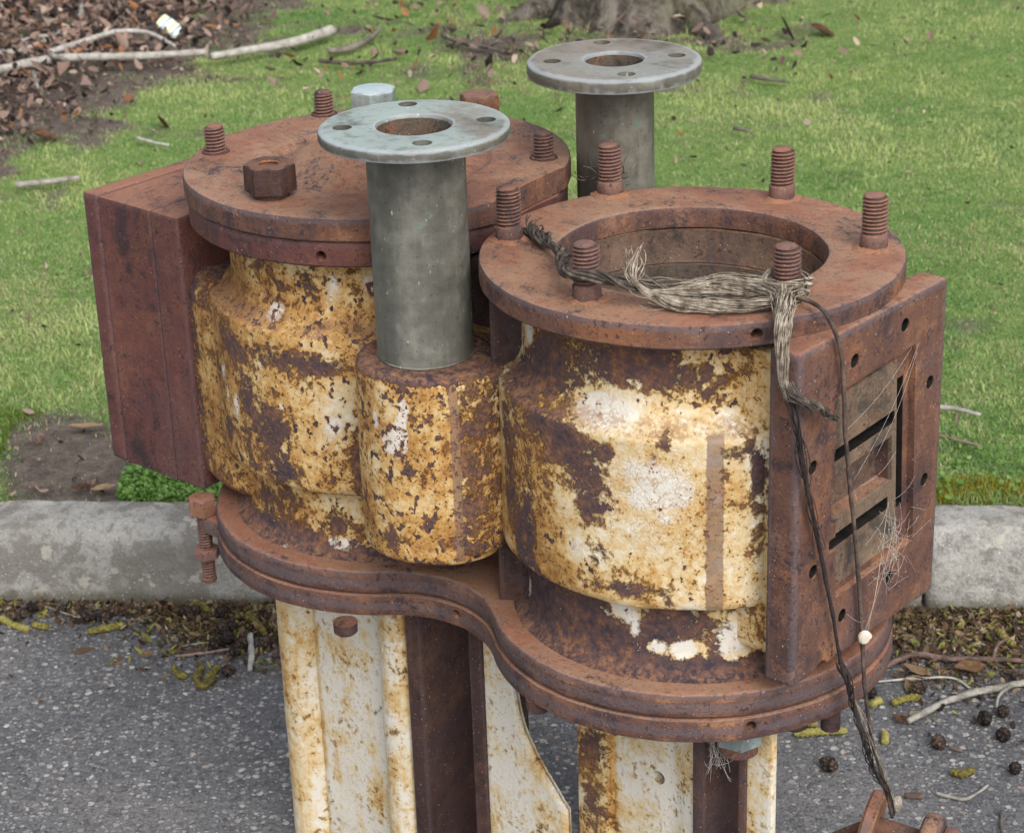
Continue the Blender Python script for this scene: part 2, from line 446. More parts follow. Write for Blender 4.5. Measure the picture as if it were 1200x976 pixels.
# ------------------------------------------------------------------ the pump
M['white'] = plain('white_chip', [(.40, (.22, .19, .15)), (.56, (.42, .39, .34)), (.75, (.66, .65, .61))], 70, .6)
tl = math.radians(3.0)
def pcut(w0, w1, z0, z1, dep, r=0):
    bm = box(.415-dep, .43, w0, w1, z0, z1, 0)
    c = Vector((.42, (w0+w1)/2, (z0+z1)/2))
    bmesh.ops.transform(bm, matrix=Matrix.Translation(c) @ Matrix.Rotation(tl, 4, 'X') @ Matrix.Translation(-c), verts=bm.verts)
    return bm
pump = empty('steam_pump', O, -PHI)
tag(pump, 'rusty twin cylinder steam pump with flaking yellow paint standing on the asphalt', 'pump')
AU, AW = -.197, -.006
BU, BW = .2093, 0.
ZB = .8343; ZL = .8545
RB, RN = .187, .163
B_chip = [(236, .735, .03, .014, .6), (228, .505, .022, .03, .6), (241, .65, .02, .06, .45), (277.7, .681, .024, .035, .5), (270.6, .701, .02, .019, .5), (261.8, .658, .017, .044, .22), (253.0, .612, .011, .079, .5), (283.1, .702, .011, .008, .5), (300.2, .717, .008, .006, .4), (316.4, .708, .021, .007, .4), (324.0, .604, .014, .061, .35), (262.4, .71, .024, .012, .4), (280.0, .606, .011, .019, .3), (290.3, .568, .048, .008, .3), (277.4, .638, .013, .017, .35), (297.7, .598, .008, .005, .3), (286.7, .623, .006, .005, .3), (247.1, .568, .011, .052, .4), (316.5, .683, .007, .012, .3), (318.9, .657, .006, .009, .3), (326.1, .68, .011, .035, .3),
          (252.7, .754, .048, .035, .6), (282.4, .775, .048, .026, .45), (301.9, .773, .04, .023, .4), (312.4, .765, .024, .017, .15), (270.8, .497, .056, .022, .6), (296.1, .513, .032, .017, .45), (247.9, .489, .032, .035, .5), (315.7, .51, .02, .022, .25), (327.2, .515, .012, .013, .2)]
B_white = [(290.5, .690, .016, .014, .55), (299.5, .684, .018, .016, .6), (297.5, .660, .022, .014, .55), (305.5, .672, .010, .014, .45), (292.0, .664, .010, .010, .45), (301, .642, .012, .008, .35), (315.5, .607, .011, .052, .25), (321.4, .622, .011, .044, .3), (324.1, .56, .008, .026, .3), (278.0, .732, .024, .009, .3), (309.4, .718, .024, .017, .2),
           (280.7, .735, .032, .014, .9), (238.5, .775, .010, .012, .8), (231, .497, .010, .014, .7), (282.8, .534, .017, .014, .6), (288.8, .515, .011, .017, .6), (304.5, .497, .014, .01, .9), (321.4, .508, .024, .019, .8), (296.0, .498, .008, .007, .9), (256.3, .495, .006, .016, .6)]
A_chip = [(254.8, .688, .024, .012, .5), (280.0, .69, .032, .012, .5), (296.5, .691, .024, .009, .45), (262.7, .634, .021, .03, .4), (274.3, .615, .021, .023, .45), (276.5, .568, .021, .017, .4), (248.3, .588, .011, .026, .3), (238.6, .65, .008, .014, .35), (264.3, .562, .014, .016, .3), (288.8, .666, .011, .01, .2), (301.0, .57, .016, .009, .1), (304.1, .59, .006, .052, .5),
          (287.5, .777, .017, .012, .35), (288.7, .759, .011, .012, .3), (263.1, .778, .01, .007, .3), (266.1, .5, .04, .026, .25), (278.8, .48, .04, .01, .5), (292.2, .502, .013, .009, .45), (242.5, .464, .016, .026, .25), (306.5, .776, .016, .026, .3)]
A_white = [(246.8, .653, .006, .012, .7), (255.5, .617, .006, .016, .8), (249.6, .627, .004, .016, .7), (296.6, .627, .011, .012, .6), (299.9, .656, .011, .026, .45), (278.7, .642, .006, .005, .4), (291.8, .606, .014, .012, .3), (288.6, .718, .011, .005, .2),
           (272.9, .734, .014, .01, .6), (297.0, .766, .011, .021, .5), (264.2, .746, .006, .007, .4), (309.5, .775, .01, .017, .4), (272.1, .47, .011, .007, .6), (293.4, .481, .024, .007, .8), (312.5, .775, .011, .026, .3)]
P_chip = [(277.7, .554, .021, .016, .5), (356.0, .669, .016, .026, .35), (358.0, .604, .017, .044, .4), (251.7, .666, .005, .079, .25), (267.9, .618, .008, .017, .2), (343.6, .573, .011, .012, .4), (303.3, .625, .013, .01, .25), (299.2, .688, .011, .009, .25), (314.0, .723, .064, .005, .3), (277.1, .693, .008, .009, .2)]
P_white = [(279.2, .658, .006, .012, .8), (289.8, .669, .008, .019, .9), (293.9, .696, .006, .012, .8), (267.2, .681, .004, .01, .7), (344.9, .708, .011, .007, .6), (8.2, .659, .006, .016, .6), (10.0, .621, .006, .012, .5)]
def wear(me, cu, cw, R, chips, whites, stain_f, stripes=(), speck_f=lambda th, z: 0*z):
    v = verts_np(me); th = np.degrees(np.arctan2(v[:, 1]-cw, v[:, 0]-cu)) % 360; z = v[:, 2]
    def acc(L):
        s = np.zeros(len(v))
        for t, zz, rx, rz, k in L:
            d = np.radians((th-t+180) % 360-180)*R
            s += k*np.exp(-((d/(rx*1.05))**2+((z-zz)/(rz*1.05))**2))
        return s
    c = acc(chips); bd = np.zeros(len(v))
    for t, half, zl, zh in stripes:
        d = np.abs(np.radians((th-t+180) % 360-180)*R)
        bd = np.where((z > zl) & (z < zh), np.maximum(bd, np.clip((half+.003-d)/.003, 0, 1)), bd)
    w = acc(whites); c = np.minimum(c, .75) - .9*np.minimum(w, .7)
    if R == RB: c = c+.55*np.clip((.490-z)/.012, 0, 1)+(.10*g(z, .52, .03)+.02 if cu < 0 else .34*np.clip((.552-z)/.006, 0, 1))
    elif R < .1: c = c-.085*(z < .72)
    fattr(me, 'speck', speck_f(th, z)); fattr(me, 'band', bd); fattr(me, 'crack', acc([(296, .655, .085, .075, .62), (278, .735, .03, .012, .5)]) if R == RB and cu > 0 else 0*c)
    fattr(me, 'chip', c); fattr(me, 'white', np.minimum(w, .9)); fattr(me, 'stain', stain_f(th, z))
g = lambda x, c, s: np.exp(-((x-c)/s)**2)

prof_out = [(.184, .4665), (.178, .4690), (.172, .4730), (.1665, .4800), (RN, .4900), (RN, .5455), (.168, .5460), (.180, .5468), (.1850, .5500), (RB, .5555), (RB, .7150), (.1868, .7185), (.1850, .7208), (.1818, .7222), (.1700, .7300), (.1650, .7360), (RN-.001, .746), (.160, .812)]
def barrel(cu, cw, name, zshift=0., seed=0):
    pr = resample([(r, z) for r, z in prof_out], .0042)
    pr = pr+[(.1300, .812), (.1300, .4665)]
    bm = lathe(pr, 300, (cu, cw), closed=True, wob=.0018, seed=seed, rough=.0007)
    o = link(name, bm_mesh(bm), 'paint', pump, 50)
    link('bore', bm_mesh(lathe([(.1280, .8115), (.1255, .8110), (.1250, .7800), (.1235, .7775), (.1225, .7775), (.1295, .7775), (.1295, .8112)], 160, (cu, cw), closed=True, wob=.0006)), 'rust_bore', o, 40)
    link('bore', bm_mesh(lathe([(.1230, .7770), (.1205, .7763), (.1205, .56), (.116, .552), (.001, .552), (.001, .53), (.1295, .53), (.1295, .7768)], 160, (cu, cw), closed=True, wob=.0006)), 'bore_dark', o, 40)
    return o
cylB = barrel(BU, BW, 'cylinder', seed=3)
wear(cylB.data, BU, BW, RB, B_chip, B_white,
     lambda th, z: .24+.34*g(th, 256, 12)+.20*g(z, .57, .03)*(th < 300)+.14*((z > .74)*1.)*(th > 295)+.10*g(th, 335, 10)-.06*g(z, .735, .012),
     [(313.5, .0068, .549, .724)], lambda th, z: .10+.80*(z > .74)*(th > 290)+.5*g(th, 258, 14)-.35*g(th, 298, 12)*(z < .73)*(z > .6))
cut(cylB, [box(.3832, .45, -.11, .11, .50, .80, 0), pcut(-.0610, .0425, .6925, .7050, .095), pcut(-.0655, .0365, .6060, .6195, .095)])
cylA = barrel(AU, AW, 'cylinder', seed=9)
wear(cylA.data, AU, AW, RB, A_chip, A_white,
     lambda th, z: .50+.16*g(th, 240, 14)+.06*g(z, .57, .03)-.20*g(th, 300, 9)*(z < .72)-.08*(z > .735)+.14*g(z, .735, .02),
     [(308.5, .006, .549, .72)], lambda th, z: .72+0*z)

def flange_ring(c, R, ri, z0, z1, name, parent, mat, segs=192, seed=0, wob=.0010):
    b = .0028
    pr = [(ri, z1-.004, .3), (ri+.0015, z1-.001, 1), (ri+.004, z1, 1), (ri+.010, z1, .2), ((ri+R)/2, z1, 0), (R-.010, z1, .2), (R-.0042, z1-.0003, 1), (R-.0012, z1-.0013, 1), (R, z1-.0042, 1), (R, z1-.009, .2),
          (R, z0+.006, 0), (R, z0+.0025, .7), (R-.002, z0+.0005, .7), (R-.004, z0, .2), (ri+.004, z0, 0), (ri, z0+.003, 0)]
    n = 3
    return link(name, bm_mesh(lathe(pr, segs, c, closed=True, wob=wob, seed=seed, rough=.0006)), mat, parent, 60)
fB = flange_ring((BU, BW), .2, .127, .8106, ZB, 'flange', cylB, 'rust', seed=1)
fA = flange_ring((AU, AW), .2, .10, .8022, .8287, 'flange', cylA, 'rust_red', seed=2)
# small drilled drain holes in the rims
def radial_hole(c, ang, z, R, r=.0055, dep=.02):
    a = math.radians(ang); d = Vector((math.cos(a), math.sin(a), 0)); p = Vector((c[0], c[1], z))
    return cyl(p+d*(R-dep), p+d*(R+.01), r, 20)
def ang_of(c, p): return math.degrees(math.atan2(p[1]-c[1], p[0]-c[0]))
cut(fB, [radial_hole((BU, BW), ang_of((BU, BW), (.3682, -.118)), .823, .2)])
cut(fA, [radial_hole((AU, AW), ang_of((AU, AW), (-.1003, -.1875)), .8145, .2)])

# cover on cylinder A, cut straight where it meets the other flange
RL = .2035
lp_ = [(.0, ZL+.040), (.03, ZL+.040), (.040, ZL+.038), (.048, ZL+.031), (.060, ZL+.020), (.076, ZL+.010), (.092, ZL+.002), (.105, ZL-.005), (.112, ZL-.0065), (.1165, ZL-.005), (.1205, ZL-.0012, .6), (.1235, ZL, 1), (.128, ZL, .3), (.16, ZL), (.19, ZL, .2), (RL-.0045, ZL-.0003, 1), (RL-.0013, ZL-.0015, 1), (RL, ZL-.0045, 1), (RL, ZL-.01, .2), (RL, .8335, 0), (RL, .8315, .8), (RL-.002, .8297, .8), (.02, .8297)]
lid = link('cylinder_cover', bm_mesh(lathe([(max(p[0], .002), *p[1:]) for p in lp_][::-1], 192, (AU, AW), wob=.0008, seed=5, rough=.0007)), 'rust', pump, 55)
def cutbox(cx, cy, rot, sx, sy, z0, z1):
    bm = box(-sx/2, sx/2, -sy/2, sy/2, z0, z1, 0)
    bmesh.ops.transform(bm, matrix=Matrix.Translation((cx, cy, 0)) @ Matrix.Rotation(rot, 4, 'Z'), verts=bm.verts)
    return bm
ch = math.atan2(.0995+.09, -.0207-.0053)        # chord direction
nx, ny = math.sin(ch), -math.cos(ch)
cut(lid, [cutbox(-.0055+nx*.1, .005+ny*.1, ch, .5, .2, .80, .90)])
cut(fA, [cutbox(-.0035+nx*.1, .005+ny*.1, ch, .5, .2, .79, .8345)])

# studs, nut and bolt heads on cylinder A
for i, (x, y, h) in enumerate(((-.3666, .0817, .026), (-.3553, -.0906, .0285), (-.0531, .0954, .026))):
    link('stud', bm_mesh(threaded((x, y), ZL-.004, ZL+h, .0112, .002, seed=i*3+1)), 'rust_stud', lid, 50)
    link('stud_hole', bm_mesh(lathe([(.0122, ZL+.0004), (.0145, ZL+.0016), (.0150, ZL+.0004), (.0150, ZL-.002), (.0122, ZL-.002)], 28, (x, y), closed=True)), 'rust_dark', lid)
nutx, nuty = -.1972+.006, -.1683+.006
nut = link('nut', bm_mesh(hexbm(.0262, ZL+.006, ZL+.0345, (nutx, nuty), -.32, hole=.0118)), 'rust_dark', lid, 35)
link('washer', bm_mesh(lathe([(.0185, ZL), (.0185, ZL+.006)], 32, (nutx, nuty))), 'rust_dark', nut)
link('thread', bm_mesh(lathe([(.0117, ZL+.034), (.0104, ZL+.032), (.0117, ZL+.030), (.0104, ZL+.028), (.0117, ZL+.026), (.0104, ZL+.024), (.0104, ZL+.016), (.0119, ZL+.016), (.0119, ZL+.034)], 32, (nutx, nuty), closed=True)), 'rust_orange', nut)
tag(link('bolt_head', bm_mesh(hexbm(.0270, ZL+.0, ZL+.030, (-.3190, .1140), .1)), 'patina', lid, 35), 'bolt head with pale blue-green patina')
tag(link('bolt_head', bm_mesh(hexbm(.0225, ZL+.0, ZL+.0265, (-.2150, .1760), .5)), 'rust_orange', lid, 35), 'orange rusted bolt head')

# studs on the open cylinder B
for i, (x, y, t) in enumerate(((.0528, -.08, (0, 0)), (.0421, .0872, (0, 0)), (.1909, .1762, (.02, 0)), (.3461, .102, (0, 0)), (.2172, -.1626, (-.01, 0)), (.3625, -.0640, (0, 0)))):
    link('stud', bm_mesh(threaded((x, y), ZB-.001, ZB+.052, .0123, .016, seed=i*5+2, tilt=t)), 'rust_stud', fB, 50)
    link('rust_collar', bm_mesh(lathe([(.0195, ZB+.0003), (.0165, ZB+.0016), (.0135, ZB+.0035), (.0125, ZB+.0035), (.0125, ZB-.001), (.0195, ZB-.001)], 26, (x, y), closed=True, wob=.004, seed=i)), 'rust_orange', fB)

def rough_bm(bm, k=.0009, f=40, seed=0):
    for v in bm.verts:
        q = v.co*f; v.co += Vector((noise.noise(q+Vector((seed, 0, 0))), noise.noise(q+Vector((0, seed+5, 0))), .6*noise.noise(q+Vector((0, 0, seed+9)))))*k
    return bm
# pipe bosses cast between the cylinders
PW = .1487
def boss(sgn, seed):
    c = (0, sgn*PW)
    pr = resample([(.058, .5300), (.0660, .5306), (.0688, .5325), (.070, .5370), (.070, .716), (.0690, .7225), (.0655, .7265), (.0585, .7285), (.0535, .727), (.0510, .7275), (.03, .7275)], .004)
    bm = lathe([(.01, .53)]+pr, 160, c, wob=.0016, seed=seed, rough=.0007)
    for v in bm.verts:      # the casting runs out to a flatter shoulder on one side
        q = sgn*-v.co.x; v.co.x += -sgn*.010*max(0, min(1, (q-.030)/.03))
    return link('pipe_boss', bm_mesh(bm), 'paint', pump, 50)
for sgn in (-1, 1):
    bo = boss(sgn, 21+sgn)
    rot = 0 if sgn < 0 else 180
    sh = lambda L: [((t+rot) % 360, z, a, b, k) for t, z, a, b, k in L]
    wear(bo.data, 0, sgn*PW, .07, sh(P_chip)+[(270+rot, .727, .3, .0035, .8)], sh(P_white), lambda th, z: .52+.14*g(z, .55, .02)-.10*g(th, 268, 10)-.08*g(th, 300, 25),
         [((332.5+rot) % 360, .0030, .535, .722)], lambda th, z: .95+0*z)
    w0, w1 = (-PW+.01, -.03) if sgn < 0 else (.03, PW-.01)
    wb = link('web', bm_mesh(box(*((-.0675, .0740) if sgn < 0 else (-.0740, .0675)), w0, w1, .538, .7262, .004)), 'paint', pump)
    fattr(wb.data, 'stain', [.6]*len(wb.data.vertices)); fattr(wb.data, 'chip', [.22]*len(wb.data.vertices))
fl_ = link('web', bm_mesh(rough_bm(join(extrude_poly([(.040, -.182), (.066, -.186), (.0800, -.176), (.0860, -.160), (.0860, -.115), (.040, -.115)], .540, .7240, .005, 3)), .0008)), 'paint', pump)
v = verts_np(fl_.data); fattr(fl_.data, 'stain', .42+0*v[:, 0]); fattr(fl_.data, 'chip', .24+0*v[:, 0]); fattr(fl_.data, 'speck', 1.+0*v[:, 0])
core = link('web', bm_mesh(box(-.058, .058, -.06, .06, .472, .80, .005)), 'rust_dark', pump)

# bronze pipes with drilled flanges
def pipe(sgn, r, R, zt, zf, zb, bore, holes, mat, label):
    c = (0, sgn*PW)
    pr = [(bore, zb), (r, zb), (r+.0005, zb+.002), (r, zb+.004), (r, (zb+zf)/2), (r, zf-.006), (r+.0015, zf-.002), (r+.004, zf+.0005), (r+.004, zf+.004), (bore, zf+.004)]
    tb = link('pipe', bm_mesh(lathe(pr, 96, c, closed=True, wob=.0005, seed=sgn*4)), mat, pump, 50)
    if label: tag(tb, label)
    pf = [(bore, zf+.0005), (R-.0035, zf+.0005, .3), (R-.001, zf+.0015, 1), (R, zf+.004, .6), (R, zt-.005, .3), (R-.0008, zt-.002, 1), (R-.003, zt-.0004, 1), (R-.007, zt, .6), ((R+bore)/2, zt, 0), (bore+.004, zt, .5), (bore+.001, zt-.0007, 1), (bore, zt-.003, .8)]
    fl = link('pipe_flange', bm_mesh(lathe(pf, 128, c, closed=True, wob=.0007, seed=sgn*7)), mat, tb, 50)
    cut(fl, [cyl((c[0]+hx, c[1]+hy, zf-.01), (c[0]+hx, c[1]+hy, zt+.01), .0092, 28) for hx, hy in holes])
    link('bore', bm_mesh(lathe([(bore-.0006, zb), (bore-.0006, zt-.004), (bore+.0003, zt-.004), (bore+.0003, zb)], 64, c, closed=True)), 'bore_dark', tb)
    link('sealant', bm_mesh(lathe([(r-.001, zb), (r+.0012, zb), (r+.0010, zb+.0011), (r-.001, zb+.0015)], 72, c, closed=True, wob=.0022, seed=sgn)), 'bronze_brown', tb)
    return tb
hl = [(-.0535, .0475), (.0455, .0500), (-.0470, -.0475), (.0495, -.0410)]
pF = pipe(-1, .0468, .0901, .9561, .9431, .7285, .0355, hl, 'bronze', 'bronze pipe with pale blue-green flange')
pR = pipe(1, .0405, .0901, .9561, .9402, .7285, .0305, [(-.0536, .0456), (.0453, .0461), (-.0454, -.0449), (.0498, -.0426)], 'bronze_brown', 'browner bronze pipe with dull flange')

# figure-eight flanges at the foot of the cylinders
def eight(R, rf=.112):
    A = Vector((AU, AW)); B = Vector((BU, BW)); d = B-A; h2 = d.length/2; m = (A+B)/2; ux = d.normalized(); uy = Vector((-ux.y, ux.x))
    h = math.sqrt((R+rf)**2-h2*h2)
    pts = []
    def arc(c, r, a0, a1, n):
        for i in range(n): 
            a = a0+(a1-a0)*i/n; pts.append(c+(ux*math.cos(a)+uy*math.sin(a))*r)
    al = math.atan2(h, h2)                     # angle at B of the fillet centre, measured from -ux
    arc(B, R, -(PI-al), PI-al, 110)
    up_ = m+uy*h; dn = m-uy*h
    arc(up_, rf, -al, -(PI-al), 40)
    arc(A, R, al, 2*PI-al, 110)
    arc(dn, rf, PI-al, al, 40)
    return [(p.x, p.y) for p in pts]
zm = .4430
bf = link('base_flange', bm_mesh(rough_bm(extrude_poly(eight(.2015), zm+.0012, .4690, .0042, 3), seed=1)), 'rust', pump, 45)
lf = link('bed_flange', bm_mesh(rough_bm(extrude_poly(eight(.2030), .4190, zm-.0006, .003, 2), seed=2)), 'rust', pump, 45)
cut(lf, [radial_hole((BU, BW), ang_of((BU, BW), (.3572, -.1114)), .4335, .2, .0055), cyl((.0084, -.16, .4335), (.0084, -.095, .4335), .005, 20)])
link('joint_packing', bm_mesh(extrude_poly(eight(.1965), zm-.0012, zm+.0018, 0)), 'rust_dark', pump)

# right side: slide valve port face
plate = link('port_plate', bm_mesh(box(.3835, .4150, -.120, .122, .4885, .8145, .0045, 3)), 'rust', pump)
def phole(w, z, r=.0068): return cyl((.390, w, z), (.43, w, z), r, 24)
M['grime_shade'] = plain('black_grime_shade', [(.3, (.006, .006, .006)), (.7, (.022, .019, .016))], 60, .6, .001)  # near-black lining: grime plus the shade of deep slots and holes, as colour
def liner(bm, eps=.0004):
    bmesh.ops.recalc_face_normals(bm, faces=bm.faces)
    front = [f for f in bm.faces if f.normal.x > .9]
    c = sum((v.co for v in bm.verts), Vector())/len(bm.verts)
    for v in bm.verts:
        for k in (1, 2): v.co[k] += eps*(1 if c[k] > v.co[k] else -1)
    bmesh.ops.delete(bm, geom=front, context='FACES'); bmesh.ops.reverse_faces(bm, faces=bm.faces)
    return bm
cut(plate, [pcut(-.058, .0745, .556, .762, .0075)])
cut(plate, [pcut(.0525, .0655, .600, .735, .026), pcut(-.0615, .043, .6925, .7050, .06), pcut(-.0645, .041, .6335, .6800, .022), pcut(-.066, .037, .6060, .6195, .06)])
cut(plate, [phole(w, z) for w, z in ((.0493, .7897), (-.0331, .7814), (.0981, .7173), (.096, .6176), (-.0951, .7007), (-.0906, .5961), (.0399, .5365), (-.0402, .5298))] + [cyl((.40, -.0735, .487), (.43, -.0735, .487), .0105, 9)])
seat = link('valve_seat', bm_mesh(pcut(-.0560, .0480, .566, .755, .0022)), 'slide', plate)
for v in seat.data.vertices: v.co.x = .4070 if v.co.x < .42 else .4118
seat.data.update()
cut(seat, [pcut(-.0615, .043, .6925, .7050, .026), pcut(-.0645, .041, .6335, .6800, .024), pcut(-.066, .037, .6060, .6195, .026)])
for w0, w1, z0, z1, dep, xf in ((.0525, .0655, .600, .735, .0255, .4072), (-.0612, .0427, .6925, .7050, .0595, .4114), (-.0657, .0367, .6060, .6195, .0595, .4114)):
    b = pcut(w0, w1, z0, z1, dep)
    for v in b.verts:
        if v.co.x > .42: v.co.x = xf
    link('port', bm_mesh(liner(b)), 'grime_shade', plate)
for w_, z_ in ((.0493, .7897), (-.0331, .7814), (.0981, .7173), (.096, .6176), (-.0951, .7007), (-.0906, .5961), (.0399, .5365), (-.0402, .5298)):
    link('tapped_hole', bm_mesh(liner(cyl((.3905, w_, z_), (.4138, w_, z_), .0068, 24), .0003)), 'grime_shade', plate)
b = pcut(-.0655, .042, .632, .6815, .026)
for v in b.verts: v.co.x = .3930 if v.co.x < .42 else .3936
link('port', bm_mesh(b), 'rust_bore', plate)
blkB = link('port_block', bm_mesh(box(BU+.10, .3830, -.100, .102,   .50, .800, .006)), 'paint', pump)
fattr(blkB.data, 'stain', [.34]*len(blkB.data.vertices)); fattr(blkB.data, 'chip', [.12]*len(blkB.data.vertices))
cut(blkB, [pcut(-.0610, .0425, .6925, .7050, .095), pcut(-.0655, .0365, .6060, .6195, .095)])
# radial rib on the near side of cylinder B
def rib(c, ang, r0, r1, t, z0, z1, name, parent, mat):
    bm = box(r0, r1, -t/2, t/2, z0, z1, .003)
    bmesh.ops.transform(bm, matrix=Matrix.Translation((c[0], c[1], 0)) @ Matrix.Rotation(math.radians(ang), 4, 'Z'), verts=bm.verts)
    return link(name, bm_mesh(rough_bm(bm, .0006)), mat, parent)
rib((BU, BW), 220.5, .150, .1915, .0165, .469, .8108, 'rib', cylB, 'rust_dark')
rib((BU, BW), 40.5, .150, .1915, .0165, .469, .8108, 'rib', cylB, 'rust_dark')

# left side: steam chest bolted to cylinder A
ZC0, ZC1 = .4720, .7925
chf = link('chest_flange', bm_mesh(box(-.4098, -.3650, -.145, .135, ZC0, ZC1, .0030, 3)), 'rust_red', pump)
vch = link('steam_chest', bm_mesh(box(-.4975, -.4101, -.1452, .135, ZC0-.001, ZC1, .0016, 2)), 'rust_red', pump)
cov = link('chest_cover', bm_mesh(box(-.5260, -.4990, -.1455, .1355, ZC0-.003, ZC1+.001, .006, 3)), 'rust_red', pump)
tag(cov, 'grey-purple edged cover plate of the steam chest')
link('gasket', bm_mesh(box(-.4990, -.4975, -.1435, .1335, ZC0+.001, ZC1-.0015, 0)), 'rust_dark', pump)
# neck joining the chest to the cylinder, dusty and stained
def arc2(c, r, a0, a1, n): return [(c[0]+r*math.cos(math.radians(a0+(a1-a0)*i/n)), c[1]+r*math.sin(math.radians(a0+(a1-a0)*i/n))) for i in range(n+1)]
def prism(poly, z0, z1, dz=.006):
    bm = bmesh.new(); rows = []; n = max(1, int((z1-z0)/dz))
    for i in range(n+1):
        rows.append([bm.verts.new((x, y, z0+(z1-z0)*i/n)) for x, y in poly])
    for A, B in zip(rows, rows[1:]):
        for i in range(len(poly)):
            j = (i+1) % len(poly); bm.faces.new((A[i], A[j], B[j], B[i]))
    bm.faces.new(rows[0][::-1]); bm.faces.new(rows[-1]); bmesh.ops.recalc_face_normals(bm, faces=bm.faces)
    return bm
def dens(poly, step):
    out = []
    for a, b in zip(poly, poly[1:]+poly[:1]):
        L = math.hypot(b[0]-a[0], b[1]-a[1]); n = max(1, int(L/step))
        out += [(a[0]+(b[0]-a[0])*i/n, a[1]+(b[1]-a[1])*i/n) for i in range(n)]
    return out
def column_stain(me, f):
    v = verts_np(me); fattr(me, 'stain', f(v[:, 0], v[:, 1], v[:, 2])[0]); fattr(me, 'chip', f(v[:, 0], v[:, 1], v[:, 2])[1]); fattr(me, 'white', np.zeros(len(v)))
npoly = []
for a_, b_ in zip(*(lambda q: (q, q[1:]+q[:1]))([(-.3652, -.139), (-.330, -.1515), (-.300, -.158), (-.250, -.150), (-.250, .138), (-.300, .146), (-.330, .1395), (-.3652, .127)])):
    npoly += [(a_[0]+(b_[0]-a_[0])*k/6, a_[1]+(b_[1]-a_[1])*k/6) for k in range(6)]
bm = prism(npoly, .480, .728, .005)
for v in bm.verts:      # rolled upper and lower edges
    for zc, sg in ((.728, 1), (.480, -1)):
        d = .022-abs(zc-v.co.z)
        if d > 0: v.co.y = v.co.y*(1-.16*(d/.022)**2); v.co.z += 0
nk = link('port_block', bm_mesh(rough_bm(bm, .0012, 30)), 'paint', pump)
v = verts_np(nk.data); fattr(nk.data, 'stain', .60+0*v[:, 0]); fattr(nk.data, 'chip', .08+.3*(v[:, 2] > .70)+.25*(v[:, 0] < -.352)+.2*(v[:, 2] < .50)); fattr(nk.data, 'speck', .7+0*v[:, 0])

# hanging bolt beside the left of the bed flange, with a lug
hb = (-.3475, -.1625)
link('lug', bm_mesh(box(-.352, -.30, -.169, -.10, .4340, .4545, .004)), 'rust_orange', pump)
bolt = link('bolt_head', bm_mesh(hexbm(.0165, .4555, .4750, hb, .4)), 'rust_orange', pump, 35)
link('shank', bm_mesh(threaded(hb, .371, .4565, .0080, .004, .0034, seed=77)), 'rust_stud', bolt, 50)
link('nut', bm_mesh(hexbm(.0150, .4010, .4120, hb, .1)), 'rust_stud', bolt, 35)
# nut, bolt ends under the flange
hx = (.3385, -.0945)
nb = link('nut', bm_mesh(join(hexbm(.0235, .3925, .4185, hx, .2))), 'patina', pump, 35)
tag(nb, 'hex nut with pale green patina under the flange')
link('bolt_end', bm_mesh(lathe([(.0155, .3800), (.0185, .3815), (.0185, .3925)], 30, hx)), 'rust_orange', nb)
for x, y in ((-.0915, -.1955), (.1660, -.1860), (.3790, -.0600)):
    link('bolt_end', bm_mesh(lathe([(.006, .4050), (.0100, .4056), (.0125, .4080), (.0130, .4190)], 28, (x, y))), 'rust_dark', pump)
link('drain_pipe', bm_mesh(cyl((.388, -.012, .385), (.388, -.012, .4195), .0095, 24)), 'rust_dark', pump)

# cast columns with machined crosshead guides
polyA = arc2((-.2985, -.072), .0285, 180, 345, 10)+[(-.266, -.0815), (-.160, -.0815), (-.155, -.084)]+arc2((-.131, -.078), .0245, 200, 352, 8)+[(-.1055, .03), (-.327, .03)]
colA = link('column', bm_mesh(rough_bm(prism(dens(polyA, .006), 0, .4195), .0009, 25)), 'paint_col', pump, 50)
column_stain(colA.data, lambda x, y, z: (.07+.46*g(x, -.300, .022)*(.75+.4*g(z, .40, .08))+.22*g(x, -.128, .018)+.25*g(z, .425, .03)+.10*g(z, .12, .03)+.5*g(x, -.268, .003)+.35*g(x, -.108, .006), .0+.15*g(x, -.327, .006)))
gA = link('guide_rail', bm_mesh(box(-.1050, -.0835, -.096, .03, 0, .4188, .0015)), 'rust_dark', colA)
link('guide_wall', bm_mesh(box(-.0833, -.0400, .012, .028, 0, .4186, 0)), 'rust_dark', colA)
polyB = [(.1250, -.078), (.1300, -.087), (.1380, -.0895), (.168, -.0895), (.1735, -.0865), (.176, -.0835), (.252, -.0835), (.262, -.086), (.272, -.090), (.284, -.0905), (.2843, -.010), (.125, -.010)]
colB = link('column', bm_mesh(rough_bm(prism(dens(polyB, .006), 0, .4195), .0009, 25, 4)), 'paint_col', pump, 50)
column_stain(colB.data, lambda x, y, z: (.10+.42*g(x, .148, .026)+.10*g(x, .275, .015)+.25*g(z, .43, .03)+.4*g(x, .175, .004), .0+.36*g(x, .150, .022)*(.6+.6*g(z, .30, .06))))
cut(colB, [cyl((.2330+.0, -.12, .302), (.2330, -.05, .302), .0075, 24)])
gB = link('guide_rail', bm_mesh(box(.2846, .2980, -.096, -.010, 0, .4188, .0015)), 'rust_dark', colB)
link('guide_wall', bm_mesh(box(.2982, .3180, -.030, -.012, 0, .4186, 0)), 'rust_dark', colB)
def slab(outline, w0, w1):
    bm = extrude_poly(outline, 0, w1-w0, .0035, 2)
    bmesh.ops.transform(bm, matrix=Matrix.Translation((0, w1, 0)) @ Matrix.Rotation(PI/2, 4, 'X'), verts=bm.verts)
    return bm
